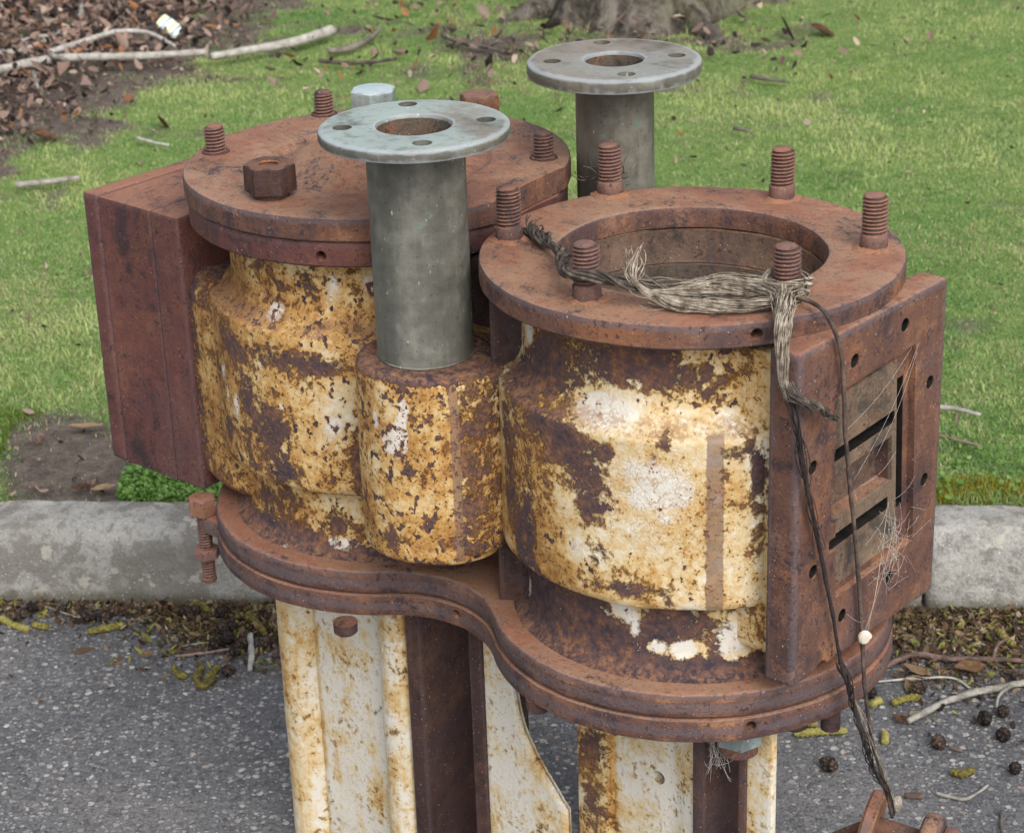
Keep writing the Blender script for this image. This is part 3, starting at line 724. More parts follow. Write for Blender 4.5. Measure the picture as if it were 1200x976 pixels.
webA = link('column_wing', bm_mesh(slab([(.0072, 0), (.118, 0), (.118, .218), (.1106, .2248), (.0985, .2395), (.0879, .2515), (.0785, .263), (.071, .2743), (.0640, .286), (.0587, .2965), (.0550, .308), (.0522, .3195), (.0500, .333), (.0478, .349), (.0465, .370), (.0455, .4195), (.0072, .4195)], -.094, -.084)), 'paint_col', colA)
column_stain(webA.data, lambda x, y, z: (.04+.22*g(x, .03, .012)*g(z, .4, .06)+.1*(x > .05), 0*x))
link('guide_rail', bm_mesh(box(-.0110, .0070, -.096, -.080, 0, .4188, .0015)), 'rust_dark', colA)
webB = link('column_wing', bm_mesh(box(.3372, .3665, -.079, -.070, 0, .4195, .002)), 'paint_col', colB)
column_stain(webB.data, lambda x, y, z: (.24+0*x, 0*x))
link('guide_rail', bm_mesh(box(.3287, .3370, -.081, -.066, 0, .4188, .0015)), 'rust_dark', colB)

# pipe union low on the right, carried on a short rod from the column
fc = Vector((.425, .060, .232)); ax = Vector((.90, .30, -.14)).normalized()
fit = link('pipe_union', bm_mesh(join(cyl(fc-ax*.028, fc+ax*.030, .0175, 28))), 'rust_dark', pump)
def along(bm, s0):
    q = Vector((0, 0, 1)).rotation_difference(ax).to_matrix().to_4x4()
    bmesh.ops.transform(bm, matrix=Matrix.Translation(fc+ax*s0) @ q, verts=bm.verts); return bm
link('disc', bm_mesh(along(lathe([(.040, 0, 0), (.043, .003, 1), (.043, .011, 1), (.040, .014, 0)], 40), -.036)), 'rust_orange', fit)
link('collar', bm_mesh(along(lathe([(.030, 0), (.036, .003, 1), (.0375, .008), (.0375, .015), (.036, .020, 1), (.030, .023)], 40, wob=.002), .020)), 'rust', fit, 50)
link('cap', bm_mesh(along(lathe([(.029, 0), (.030, .004), (.030, .012), (.027, .016)], 32), .044)), 'rust_stud', fit)
link('carrier_rod', bm_mesh(cyl((.28, -.03, .16), fc-ax*.03, .012, 20)), 'rust_dark', pump)

# ------------------------------------------------------------------ rope and wires on the pump (things of their own)
s = N('fibre'); 
c = s.ramp(s.noise(110, 5, .65), [(.32, (.075, .058, .044)), (.48, (.26, .215, .165)), (.70, (.56, .50, .41))])
M['fibre'] = s.done(c, .8, .2)
M['fibre_dark'] = plain('fibre_dark', [(.3, (.05, .040, .034)), (.5, (.14, .115, .092)), (.75, (.38, .32, .26))], 120, .85, .0006, vec=(1, 1, 1))
M['wire'] = plain('wire', [(.3, (.022, .018, .018)), (.55, (.06, .045, .04)), (.8, (.17, .115, .085))], 60, .7, .0004)
def loc2w(L): return [world(*p) for p in L]
def strands(bm, path, n, spread, r, twist, seed, flare=None, segs=5, lo=0., hi=1.):
    fr = frames(path); L = len(path); R_ = random.Random(seed)
    for k in range(n):
        a0 = R_.uniform(0, 2*PI); rad = spread*math.sqrt(R_.random()); ph = R_.uniform(0, 50)
        i0 = int(L*R_.uniform(0, lo)); i1 = int(L*(1-R_.uniform(0, 1-hi))) if hi < 1 else L
        pp = []
        for i in range(i0, max(i1, i0+3)):
            if i >= L: break
            t, nn, b = fr[i]; f = i/(L-1); a = a0+twist*f
            q = rad*(flare(f) if flare else 1)
            w = Vector((noise.noise(Vector((i*.06+ph, 0, k*1.7))), noise.noise(Vector((0, i*.06+ph, k*1.7))), .7*noise.noise(Vector((k*1.7, 0, i*.06+ph)))))*spread*1.15*(flare(f) if flare else 1)
            pp.append(path[i]+(nn*math.cos(a)+b*math.sin(a))*q+w)
        if len(pp) > 2: tube(bm, pp, lambda t: r*(1-.5*t*t), segs)
rope = empty('frayed_rope', world(.33, -.08, .85)); tag(rope, 'old frayed natural fibre rope knotted round the stud on the open cylinder', 'rope')
def child_world(name, bm, mat, par):
    me = bm_mesh(bm); v = par.location
    for x in me.vertices: x.co -= v
    return link(name, me, mat, par, 180)
dark = [(.0555, -.0515, .84), (.075, -.066, .8405), (.102, -.083, .8445), (.1548, -.1206, .852), (.2070, -.1800, .862), (.2392, -.1720, .864), (.2612, -.1605, .857), (.2680, -.1400, .853), (.2873, -.1276, .849), (.3073, -.1233, .8435), (.3387, -.1180, .842), (.3600, -.0979, .8425), (.3760, -.0800, .846)]
bm = bmesh.new(); P = catmull(loc2w(dark), .003)
strands(bm, P, 9, .0042, .0021, 30, 5)
strands(bm, P[:26], 12, .0075, .0007, 6, 8, flare=lambda f: 1.4-f)
child_world('twisted_end', bm, 'fibre_dark', rope)
bm = bmesh.new(); fr_ = [(.243, -.1399, .868), (.2660, -.1560, .860), (.2788, -.1471, .8485), (.2997, -.1260, .848), (.3184, -.0980, .849), (.3377, -.0840, .849), (.3520, -.0800, .850), (.372, -.086, .851)]
P = catmull(loc2w(fr_), .003)
strands(bm, P, 100, .0068, .00055, 5, 3, flare=lambda f: .28+.85*min(1, max(0, (f-.22)/.3))*(1-.35*max(0, (f-.8)/.2)), lo=.45)
strands(bm, P, 16, .011, .0003, 3, 13, flare=lambda f: .5+.8*math.sin(PI*f), lo=.4, hi=.6)
lower = [(.2788, -.1471, .8475), (.3000, -.1420, .8425), (.3250, -.1290, .8420), (.3500, -.1130, .8425), (.3680, -.0950, .8450)]
strands(bm, catmull(loc2w(lower), .003), 46, .0050, .00055, 4, 31, flare=lambda f: .6+.5*math.sin(PI*f))
tuft = [(.2660, -.1560, .860), (.2560, -.1450, .868), (.2500, -.1370, .880)]
strands(bm, catmull(loc2w(tuft), .002), 16, .006, .0006, 2, 41, flare=lambda f: .5+1.6*f)
child_world('frayed_strands', bm, 'fibre', rope)
bm = bmesh.new()
kc = Vector((.3625, -.0640, 0))
for q in range(4):
    rr = .0165+.001*q; zz = ZB+.007+.0052*q
    lp2 = [kc+Vector((rr*math.cos(t), rr*math.sin(t), zz+.003*math.sin(t*2+q))) for t in [2*PI*i/22 for i in range(23)]]
    strands(bm, loc2w([tuple(p) for p in lp2]), 7, .0032, .0011, 9, 60+q, segs=4)
child_world('knot', bm, 'fibre', rope)
hang = [(.3729, -.0846, .852), (.3850, -.1010, .846), (.3990, -.1240, .8360), (.4045, -.1310, .8136), (.406, -.130, .7889), (.4135, -.131, .7785)]
bm = bmesh.new(); P = catmull(loc2w(hang), .003)
strands(bm, P, 80, .0070, .00055, 3, 71, flare=lambda f: 1.15-.75*f)
child_world('hanging_strands', bm, 'fibre', rope)
hang2 = [(.4060, -.128, .7900), (.4146, -.130, .7791), (.4256, -.131, .7788), (.430, -.1054, .7630), (.431, -.0866, .7482)]
bm = bmesh.new(); P = catmull(loc2w(hang2), .002)
strands(bm, P, 12, .0044, .0016, 16, 81, flare=lambda f: 1.1-.6*f*f)
strands(bm, P, 10, .006, .0004, 4, 83, flare=lambda f: 1.)
child_world('twisted_end', bm, 'fibre_dark', rope)
W1 = [(.4146, -.132, .7775), (.4222, -.132, .7542), (.424, -.1200, .7018), (.424, -.0928, .617), (.424, -.0702, .5468), (.425, -.0546, .4883), (.427, -.0397, .4482), (.43, -.0052, .3618), (.43, .0345, .2964), (.428, .0445, .2720)]
W2 = [(.3763, -.0713, .846), (.3967, -.0714, .842), (.4150, -.0810, .8395), (.421, -.0700, .8123), (.421, -.0609, .778), (.422, -.0555, .7196), (.422, -.0456, .6659), (.422, -.0321, .6004), (.422, -.0164, .5046), (.424, -.0116, .4479), (.428, .0015, .3769), (.43, .0292, .3052), (.428, .0430, .2700)]
W3 = [(.43, -.0415, .4502), (.43, -.0102, .393), (.43, .0194, .3348), (.428, .0446, .2884), (.427, .050, .272)]
bm = bmesh.new(); P = catmull(loc2w(W1), .004); tube(bm, P, .0019, 7, .5); strands(bm, P[:40], 10, .0042, .0005, 9, 91); strands(bm, P[-60:], 9, .0036, .0006, 20, 92)
tag(link('wire', bm_mesh(bm), 'wire', None, 180), 'frayed dark wire hanging from the rope end across the edge of the port plate', 'wire')
bm = bmesh.new(); P = catmull(loc2w(W2), .004); tube(bm, P, .0021, 7, .35)
tag(link('wire', bm_mesh(bm), 'wire', None, 180), 'smooth black wire bent over the flange rim and hanging straight past the slots', 'wire')
bm = bmesh.new(); P = catmull(loc2w(W3), .004); tube(bm, P, .0007, 5); strands(bm, P, 4, .004, .0003, 5, 95)
tag(link('thread', bm_mesh(bm), 'fibre', None, 180), 'thin pale thread running beside the wires down to the pipe union', 'thread')
M['shell'] = plain('shell', [(.3, (.50, .42, .33)), (.6, (.72, .66, .58))], 60, .5, .0004)
bm = bmesh.new(); q = world(.4250, -.0167, .4995)
tube(bm, [q+Vector((.0036*(1-i/30)*math.cos(i*.55), -.003*(i/30), .0048*(1-i/30)*math.sin(i*.55)-.0)) for i in range(31)], lambda t: .0031*(1-t)+.0009, 8)
tag(link('snail_shell', bm_mesh(bm), 'shell'), 'tiny cream snail shell stuck on the smooth black wire', 'shell')
bm = bmesh.new(); q = world(.4260, .0540, .2790)
bmesh.ops.create_icosphere(bm, subdivisions=2, radius=.0095)
for v in bm.verts: v.co = Vector((v.co.x*.75, v.co.y*.35, v.co.z*1.0))*(1+.25*noise.noise(v.co*180)); v.co += q
tag(link('paint_chip', bm_mesh(bm), 'white'), 'white chip caught where the wires end on the rusty pipe union', 'chip')
# cobwebs over the port face
M['web'] = plain('cobweb_silk', [(.3, (.50, .47, .44)), (.7, (.66, .64, .60))], 40, .8)
bm = bmesh.new(); R_ = random.Random(4)
def silk(p, q, sag=.004, r=.00011):
    p = Vector(p); q = Vector(q); L = [p.lerp(q, t)+Vector((.002*math.sin(PI*t), 0, -sag*math.sin(PI*t))) for t in [i/9 for i in range(10)]]
    tube(bm, loc2w([tuple(x) for x in L]), r, 4)
for a, b in (((.4165, .072, .765), (.4165, -.03, .665)), ((.4165, .069, .758), (.4165, .005, .675)), ((.4165, .06, .765), (.4165, -.045, .72)), ((.4165, -.02, .655), (.4165, .04, .668)),
             ((.4165, .03, .62), (.423, -.012, .49)), ((.4165, .045, .60), (.423, -.013, .505)), ((.4165, .02, .56), (.423, -.014, .50)), ((.4165, .06, .57), (.4165, 0, .545)), ((.4165, -.035, .53), (.423, -.012, .515)), ((.4165, -.03, .655), (.4165, -.024, .64))):
    silk(a, b)
for k in range(70):
    p = Vector((.4172, R_.gauss(.036, .014), R_.gauss(.575, .022))); silk(p, p+Vector((R_.uniform(0, .004), R_.gauss(0, .016), R_.gauss(0, .016))), R_.uniform(-.004, .006), .0001)
tag(link('cobweb', bm_mesh(bm), 'web', None, 180), 'dusty pale cobweb strung over the slotted port plate', 'cobweb')
bm = bmesh.new()
for k in range(40):
    p = Vector((.305+R_.random()*.025, -.1000, .355+R_.random()*.055)); silk(p, (R_.uniform(.300, .335), -.098+R_.uniform(-.004, .004), R_.uniform(.33, .41)), R_.uniform(0, .01), .00014)
tag(link('cobweb', bm_mesh(bm), 'web', None, 180), 'small grey cobweb in the column slot under the open cylinder', 'cobweb')
bm = bmesh.new()
for k in range(45):
    p = Vector((.030+R_.gauss(0, .012), .105+R_.gauss(0, .008), ZB+.002+R_.random()*.02)); silk(p, p+Vector((R_.gauss(0, .012), R_.gauss(0, .01), R_.gauss(.002, .008))), R_.uniform(-.004, .004), .0005)
tag(link('dead_grass', bm_mesh(bm), 'fibre_dark', None, 180), 'wad of dead dark fibres at the foot of the browner pipe', 'debris')

# ------------------------------------------------------------------ setting
KD = Vector((.9958, -.0908, 0)); KN = Vector((.0908, .9958, 0)); KS = 2.749
def kerb_pt(t, s_, z): return KD*t+KN*(KS+s_)+Vector((0, 0, z))
def lawn_h(x, y):
    s_ = x*.0908+y*.9958-KS-.108
    h = .106+.020*min(1, max(0, s_/.25))+.006*min(max(s_, 0), 1.5)
    k = min(1, max(0, s_/.5))
    h += k*(.022*noise.noise(Vector((x*1.1, y*1.1, 3)))+.012*noise.noise(Vector((x*3.3, y*3.3, 1))))+.0035*noise.noise(Vector((x*13, y*13, 2)))*min(1, max(.15, s_/.2))
    return h
# asphalt
s = N('asphalt')
o = s.tc.outputs['Object']
wv = s.mix(.010, o, s.noise(70, 4, .6, col=True))
n1 = s.noise(2.5, 6, .6); n2 = s.noise(130, 6, .65); n3 = s.noise(480, 4, .6)
def stones(scale, r, seed, jit):
    mp = s.new('ShaderNodeMapping'); mp.inputs['Location'].default_value = (seed, seed*.7, 0); s.put(mp.inputs[0], wv)
    v = s.new('ShaderNodeTexVoronoi'); v.inputs['Scale'].default_value = scale; s.put(v.inputs['Vector'], mp.outputs[0])
    sp = s.new('ShaderNodeSeparateColor'); s.put(sp.inputs[0], v.outputs['Color'])
    d = s.add(v.outputs['Distance'], s.amp(n3, .45), s.amp(n2, .35), s.mul(sp.outputs[1], jit))
    return s.step(d, r, r-.14), sp.outputs[0], sp.outputs[2]
c = s.ramp(s.add(n2, s.amp(n1, 1.0), s.amp(n3, .9)), [(.25, (.055, .055, .059)), (.5, (.118, .116, .121)), (.8, (.21, .206, .206))])
shade = [(.0, (.07, .07, .08)), (.28, (.14, .14, .155)), (.52, (.22, .22, .23)), (.72, (.35, .345, .345)), (.88, (.55, .54, .51)), (.96, (.70, .68, .64)), (1., (.36, .25, .18))]
m1, r1, b1 = stones(105, .62, 0., .35); m2, r2, b2 = stones(190, .62, 3., .30); m3, r3, b3 = stones(62, .42, 7., .35)
c = s.mix(s.mul(m2, .75), c, s.mix(s.amp(n2, 1.4, .3), s.ramp(r2, shade), (.06, .06, .065)))
c = s.mix(s.mul(m1, .78), c, s.mix(s.amp(n2, 1.2, .35), s.ramp(r1, shade), (.07, .07, .075)))
c = s.mix(s.mul(m3, .7), c, s.mix(s.amp(n2, 1.2, .35), s.ramp(r3, shade), (.08, .08, .085)))
st2 = s.step(s.add(n1, s.amp(n2, .3)), .50, .66)
c = s.mix(s.mul(st2, .30), c, (.17, .158, .145))
s.bump(s.add(s.mul(m1, s.math('MULTIPLY_ADD', b1, .7, .3)), s.mul(m2, .5), s.mul(m3, .5), s.mul(n3, .4)), .0030, 1.)
M['asphalt'] = s.done(c, s.step(n2, .3, .7, .6, .85), .4)
# kerb concrete
s = N('kerb_concrete')
n1 = s.noise(7, 7, .62, dist=.3); n2 = s.noise(40, 6, .6); n3 = s.noise(220, 4, .65); n4 = s.noise(17, 6, .6, vec=s.coord(loc=(3, 3, 3)))
c = s.ramp(s.add(n2, s.amp(n3, .6), s.amp(n1, .4)), [(.25, (.18, .172, .16)), (.5, (.36, .35, .325)), (.75, (.52, .51, .48))])
c = s.mix(s.mul(s.step(s.add(n1, s.amp(n1, .5), s.amp(n2, .9), s.amp(n3, .4)), .46, .62), .82), c, s.mix(n3, (.075, .070, .058), (.22, .205, .18)))
lich = s.step(s.add(n4, s.amp(n2, .35)), .60, .64)
c = s.mix(s.mul(lich, .7), c, s.mix(n2, (.37, .33, .25), (.50, .49, .44)))
zz = s.sep('Z'); band = s.math('MULTIPLY', s.step(s.add(zz, s.amp(n2, .03)), .004, .028, 1., 0.), .85)
c = s.mix(band, c, s.mix(n3, (.07, .06, .045), (.15, .14, .10)))
gs = s.step(s.add(s.voro(120), s.amp(n3, .3)), .17, .08)
c = s.mix(s.mul(gs, .7), c, (.58, .56, .52))
dk = s.step(s.voro(95, vec=s.coord(loc=(1, 2, 3))), .12, .06)
c = s.mix(s.mul(dk, .6), c, (.07, .065, .06))
s.bump(s.add(s.mul(n2, .8), s.mul(n3, .7), s.mul(n1, .6)), .004, .9)
M['kerb'] = s.done(c, .9, .25)
# soil under the lawn
s = N('lawn_soil')
n1 = s.noise(2.2, 6, .6); n2 = s.noise(30, 7, .7); n3 = s.noise(170, 4, .65)
c = s.ramp(s.add(n2, s.amp(n3, .5)), [(.25, (.055, .044, .038)), (.5, (.135, .108, .092)), (.8, (.25, .205, .175))])
ms = s.ramp(s.add(n3, s.amp(n2, .6)), [(.2, (.07, .125, .032)), (.5, (.18, .28, .07)), (.8, (.34, .42, .13))])
c = s.mix(s.mul(s.step(s.attr('green'), .25, .7), .9), c, ms)
s.bump(s.add(n2, s.mul(n3, .7)), .008, 1.)
M['soil'] = s.done(c, .95, .15)

def grid_sheet(xs, ys, zf, name, mat, attr=None):
    X, Y = np.meshgrid(xs, ys); n, m = X.shape
    co = np.array([(x, y, zf(x, y)) for x, y in zip(X.ravel(), Y.ravel())], np.float32)
    fs = [(i*m+j, i*m+j+1, (i+1)*m+j+1, (i+1)*m+j) for i in range(n-1) for j in range(m-1)]
    me = bpy.data.meshes.new(name); me.from_pydata(co.tolist(), [], fs); me.update()
    if attr: fattr(me, attr[0], [attr[1](float(x), float(y)) for x, y, _ in co])
    return link(name, me, mat, None, 180)
road = grid_sheet(np.linspace(-40, 40, 9), [-30, -10, 0, 1.4, 2.0, 2.9, 3.2], lambda x, y: 0. if y < 3 else -.02, 'road', 'asphalt')
# the far end of the asphalt follows the kerb line
for v in road.data.vertices:
    if v.co.y > 2.8: v.co.y = (KS+.05-(0 if v.co.y < 3 else -.05)-v.co.x*.0908)/.9958; v.co.z = 0
tag(road, kind='structure')
def soil_patch(x, y):   # bare trodden earth beside the kerb, left
    dx, dy = x+.675, y-3.03
    d = ((dx*.80+dy*.35)/.085)**2+((dy*.80-dx*.35)/.20)**2
    return d
def greenness(x, y):
    g_ = .90+.40*noise.noise(Vector((x*1.3, y*1.3, 7)))+.62*noise.noise(Vector((x*4.2, y*4.2, 2)))+.60*noise.noise(Vector((x*11, y*11, 5)))
    d = soil_patch(x, y)
    if d < 2.2: g_ = min(g_, -.35+.6*d)
    # leaf-strewn corner and the ground about the tree
    k = (x+.80)*-1.9+(y-5.20)*.55
    g_ -= .95*max(0, min(1, k*1.6+.25))*max(0, 1-max(0, y-6.9))*max(0, 1-max(0, -x-2.2)/.6)
    r = math.hypot(x-.35, (y-5.75)*1.0)
    g_ -= .55*max(0, 1-r/.62)
    g_ -= .40*math.exp(-((x+.02)/.30)**2-((y-5.35)/.22)**2)
    return g_
xs = np.concatenate([np.linspace(-40, -4, 10), np.linspace(-3.2, 3.2, 161), np.linspace(4, 40, 10)])
ys = np.concatenate([np.linspace(0, 5.2, 161), np.linspace(5.7, 8, 20), np.linspace(10, 70, 8)])
X, Y = np.meshgrid(xs, ys); n_, m_ = X.shape
co = []; gv = []
for x, y in zip(X.ravel(), Y.ravel()):
    yy = (KS+.100-x*.0908)/.9958+y
    co.append((x, yy, lawn_h(x, yy)-.004)); gv.append(greenness(x, yy))
me = bpy.data.meshes.new('lawn'); me.from_pydata(co, [], [(i*m_+j, i*m_+j+1, (i+1)*m_+j+1, (i+1)*m_+j) for i in range(n_-1) for j in range(m_-1)]); me.update()
fattr(me, 'green', gv)
tag(link('lawn', me, 'soil', None, 180), kind='structure')

def kerb(t0, t1):
    prof = [(.000, -.03), (.001, .01), (.004, .05), (.007, .082), (.011, .098), (.019, .110), (.031, .117), (.045, .120), (.07, .1205), (.098, .119), (.106, .115), (.110, .105), (.110, -.03)]
    pr = resample(prof, .009); bm = bmesh.new(); n = int((t1-t0)/.011); rows = []
    for i in range(n+1):
        t = t0+(t1-t0)*i/n; row = []
        endk = min(t-t0, t1-t); r_ = max(0, 1-endk/.010)*.005
        for a, z in pr:
            q = Vector((t*26, a*26, z*26)); d = .0022*noise.noise(q)+.0013*noise.noise(q*2.7)
            row.append(bm.verts.new(kerb_pt(t, a+d+(r_ if a < .05 else 0), z+.8*d-(r_ if z > .1 else 0))))
        rows.append(row)
    for A, B in zip(rows, rows[1:]):
        for i in range(len(pr)-1): bm.faces.new((A[i], B[i], B[i+1], A[i+1]))
    bm.faces.new(rows[0]); bm.faces.new(rows[-1][::-1])
    bmesh.ops.recalc_face_normals(bm, faces=bm.faces)
    return tag(link('kerb', bm_mesh(bm), 'kerb', None, 180), kind='structure')
for a, b in ((-3.273, -1.4745), (-1.4685, .3290), (.3355, 2.13), (2.136, 3.9)): kerb(a, b)
tag(link('kerb_joint_soil', bm_mesh(box(-.012, .012, -.035, .035, -.02, .075, 0)), 'soil'), kind='structure').location = kerb_pt(.332, .062, .0)

# ------------------------------------------------------------------ grass (stuff)
def blades(P, H, Wd, lean, cols, name, mat, label=None):
    n = len(P); az = rng.uniform(0, 2*PI, n); la = rng.uniform(0, 2*PI, n)
    sx = np.cos(az)*Wd*.5; sy = np.sin(az)*Wd*.5; lx = np.cos(la)*lean*H; ly = np.sin(la)*lean*H
    hz = H*np.sqrt(np.clip(1-lean**2*.7, .08, 1))
    V = np.zeros((n, 5, 3), np.float32)
    V[:, 0] = P+np.stack([-sx, -sy, 0*sx-.002], 1); V[:, 1] = P+np.stack([sx, sy, 0*sx-.002], 1)
    mid = P+np.stack([lx*.35, ly*.35, hz*.62], 1)
    V[:, 2] = mid+np.stack([sx*.75, sy*.75, 0*sx], 1); V[:, 3] = mid-np.stack([sx*.75, sy*.75, 0*sx], 1)
    V[:, 4] = P+np.stack([lx, ly, hz], 1)
    me = bpy.data.meshes.new(name)
    me.vertices.add(n*5); me.vertices.foreach_set('co', V.ravel())
    base = (np.arange(n)*5)[:, None]
    loops = np.concatenate([base+np.array([[0, 1, 2, 3]]), base+np.array([[3, 2, 4]])], 1).ravel()
    me.loops.add(n*7); me.loops.foreach_set('vertex_index', loops.astype(np.int32))
    me.polygons.add(n*2)
    st = (np.arange(n)*7)[:, None]+np.array([[0, 4]]); me.polygons.foreach_set('loop_start', st.ravel().astype(np.int32))
    me.update(calc_edges=True)
    ca = me.attributes.new('col', 'FLOAT_COLOR', 'POINT')
    cc = np.repeat(np.c_[cols, np.ones(n)], 5, 0).astype(np.float32); ca.data.foreach_set('color', cc.ravel())
    return link(name, me, mat, None, None)
M['blade'] = colattr('grass_blade', .55, .3, .30)
def scatter(n, y0, y1, wk, wc):
    y = rng.uniform(y0, y1, n); x = rng.uniform(-1, 1, n)*(wk*y+wc); return x, y
PX = []; 
x, y = scatter(230000, 2.80, 4.1, .245, .30); x2, y2 = scatter(330000, 4.1, 7.0, .245, .28)
x = np.r_[x, x2]; y = np.r_[y, y2]
keep = []; hs = []; gs_ = []; ts = []
for i in range(len(x)):
    a, b = float(x[i]), float(y[i])
    if a*.0908+b*.9958-KS < .104: continue
    g_ = greenness(a, b)
    if random.random() < (g_*1.25+.05) or random.random() < .03:
        keep.append(i); hs.append(lawn_h(a, b)); gs_.append(g_); ts.append(noise.noise(Vector((a*2.1, b*2.1, 11)))+.8*noise.noise(Vector((a*7, b*7, 4)))+.7*noise.noise(Vector((a*19, b*19, 8))))
x = x[keep]; y = y[keep]; hs = np.array(hs); gs_ = np.array(gs_); ts = np.array(ts); n = len(x)
u1 = rng.random(n); tn = np.clip(.48+1.0*ts+rng.normal(0, .24, n), 0, 1)[:, None]
cg = np.array([.115, .270, .060])*(1-tn)+np.array([.450, .520, .185])*tn
lowf = np.array([noise.noise(Vector((float(a)*1.6, float(b)*1.6, 41)))+.5*noise.noise(Vector((float(a)*5, float(b)*5, 17))) for a, b in zip(x, y)])
dry = u1 < (.10+.25*np.clip(.75-gs_, 0, 1)+.45*np.clip(lowf-.08, 0, .6))
H0 = 1+.5*np.clip(-lowf, -.5, .6); cg[dry] = np.array([.50, .43, .27])*rng.uniform(.55, 1.15, (dry.sum(), 1))
dk = (u1 > .90); cg[dk] = np.array([.10, .21, .05])
cg = cg*.88+.12*cg.mean(1, keepdims=True)*np.array([1.1, 1.15, .95]); cg *= rng.uniform(.78, 1.32, (n, 1))
H = rng.uniform(.003, .0105, n)*(1+.6*np.clip(ts, -.6, 1)); tall = rng.random(n) < .03+.10*(ts > .45); H[tall] *= 2.3; H *= H0; cg[lowf < -.22] *= np.array([.72, .82, .80])
gr = blades(np.stack([x, y, hs-.003], 1), H, rng.uniform(.0011, .0025, n), rng.uniform(.45, 1.1, n), cg, 'grass', 'blade')
tag(gr, 'short patchy mossy grass growing over the lawn', 'grass', kind='stuff')
m_ = 5200; tt = rng.uniform(-1.25, 1.1, m_); ss = rng.uniform(.100, .135, m_); xk = KD.x*tt+KN.x*(KS+ss); yk = KD.y*tt+KN.y*(KS+ss)
kk = np.array([noise.noise(Vector((float(a)*9, 2, 2))) > -.12 and soil_patch(float(a), float(b)) > 1.6 for a, b in zip(xk, yk)]); xk, yk = xk[kk], yk[kk]; m_ = len(xk)
tq = rng.random((m_, 1)); ck_ = np.array([.10, .215, .05])*(1-tq)+np.array([.36, .42, .14])*tq; ck_[rng.random(m_) < .2] = np.array([.42, .36, .22])
tag(blades(np.stack([xk, yk, 0*xk+.108], 1), rng.uniform(.008, .028, m_), rng.uniform(.0014, .003, m_), rng.uniform(.4, 1.05, m_), ck_, 'grass', 'blade'), 'ragged grass fringe leaning over the back of the kerb', 'grass', kind='stuff')
# moss and low broad-leaved weeds at the kerb (stuff)
def mossf(a, b):
    s_ = a*.0908+b*.9958-KS
    return s_ > .103 and ((a > .40 and s_ < .17+.08*noise.noise(Vector((a*5, 1, 1)))) or (noise.noise(Vector((a*3, b*3, 21))) > .42) or s_ < .118)
x, y = scatter(260000, 2.80, 4.0, .245, .25); k = [i for i in range(len(x)) if mossf(float(x[i]), float(y[i])) and soil_patch(float(x[i]), float(y[i])) > 1.1]
x = x[k]; y = y[k]; n = len(k); hs = np.array([lawn_h(float(a), float(b)) for a, b in zip(x, y)])
bumpy = np.array([max(0, noise.noise(Vector((float(a)*40, float(b)*40, 3)))) for a, b in zip(x, y)])
t = rng.random((n, 1)); rt = (x > .3)[:, None]
cm = np.where(rt, np.array([.22, .21, .025])*(1-t)+np.array([.36, .31, .035])*t, np.array([.10, .17, .025])*(1-t)+np.array([.19, .25, .04])*t)
tag(blades(np.stack([x, y, hs+bumpy*.010-.001], 1), rng.uniform(.003, .009, n)+bumpy*.006, rng.uniform(.0012, .0024, n), rng.uniform(.2, .9, n), cm, 'moss', 'blade'), 'low yellow-green moss along the back of the kerb', 'moss', kind='stuff')
def leaflets(P, size, tilt, cols, name, mat, elong=1., curl=.25):
    """small cupped oval leaves, eight rim points round a centre"""
    n = len(P); az = rng.uniform(0, 2*PI, n); K = 7
    ax_ = np.stack([np.cos(az), np.sin(az), np.tan(rng.uniform(-1, 1, n)*tilt)], 1); ax_ /= np.linalg.norm(ax_, axis=1)[:, None]
    tz = rng.uniform(-1, 1, n)*tilt
    up0 = np.stack([np.sin(tz)*np.sin(az), -np.sin(tz)*np.cos(az), np.cos(tz)], 1)
    sd = np.cross(up0, ax_); sd /= np.linalg.norm(sd, axis=1)[:, None]; up = np.cross(ax_, sd)
    V = np.zeros((n, K+1, 3), np.float32); V[:, 0] = P
    cu = (rng.uniform(-1, 1, n)*curl)
    for k in range(K):
        a = 2*PI*k/K; r_ = size*rng.uniform(.8, 1.1, n)
        V[:, k+1] = P+ax_*(r_*math.cos(a)*elong*(1+.35*(k == 0)))[:, None]+sd*(r_*math.sin(a))[:, None]+up*((cu*size)*(abs(math.sin(a))+.6*math.cos(a)**2*np.sign(cu)*rng.uniform(0, 1.4, n)))[:, None]
    me = bpy.data.meshes.new(name); me.vertices.add(n*(K+1)); me.vertices.foreach_set('co', V.ravel())
    tri = np.array([[0, k+1, (k+1) % K+1] for k in range(K)]).ravel()
    lo = ((np.arange(n)*(K+1))[:, None]+tri[None]).ravel()
    me.loops.add(len(lo)); me.loops.foreach_set('vertex_index', lo.astype(np.int32)); me.polygons.add(n*K)
    me.polygons.foreach_set('loop_start', (np.arange(n*K)*3).astype(np.int32)); me.update(calc_edges=True)
    ca = me.attributes.new('col', 'FLOAT_COLOR', 'POINT'); cc = np.repeat(np.c_[cols, np.ones(n)], K+1, 0).astype(np.float32); ca.data.foreach_set('color', cc.ravel())
    return link(name, me, mat, None, 180)
M['leaflet'] = colattr('leaflet', .5, .35, .25)
x, y = scatter(26000, 2.80, 4.2, .245, .25)
def weedf(a, b):
    s_ = a*.0908+b*.9958-KS
    if s_ < .106: return False
    if -.62 < a < -.36 and s_ < .19+.10*noise.noise(Vector((a*6, 3, 3))) : return random.random() < 1
    if a > .45 and s_ < .45 and noise.noise(Vector((a*5, b*5, 9))) > .0: return random.random() < .6
    return noise.noise(Vector((a*4, b*4, 31))) > .38 and random.random() < .5
k = [i for i in range(len(x)) if weedf(float(x[i]), float(y[i])) and soil_patch(float(x[i]), float(y[i])) > .9]
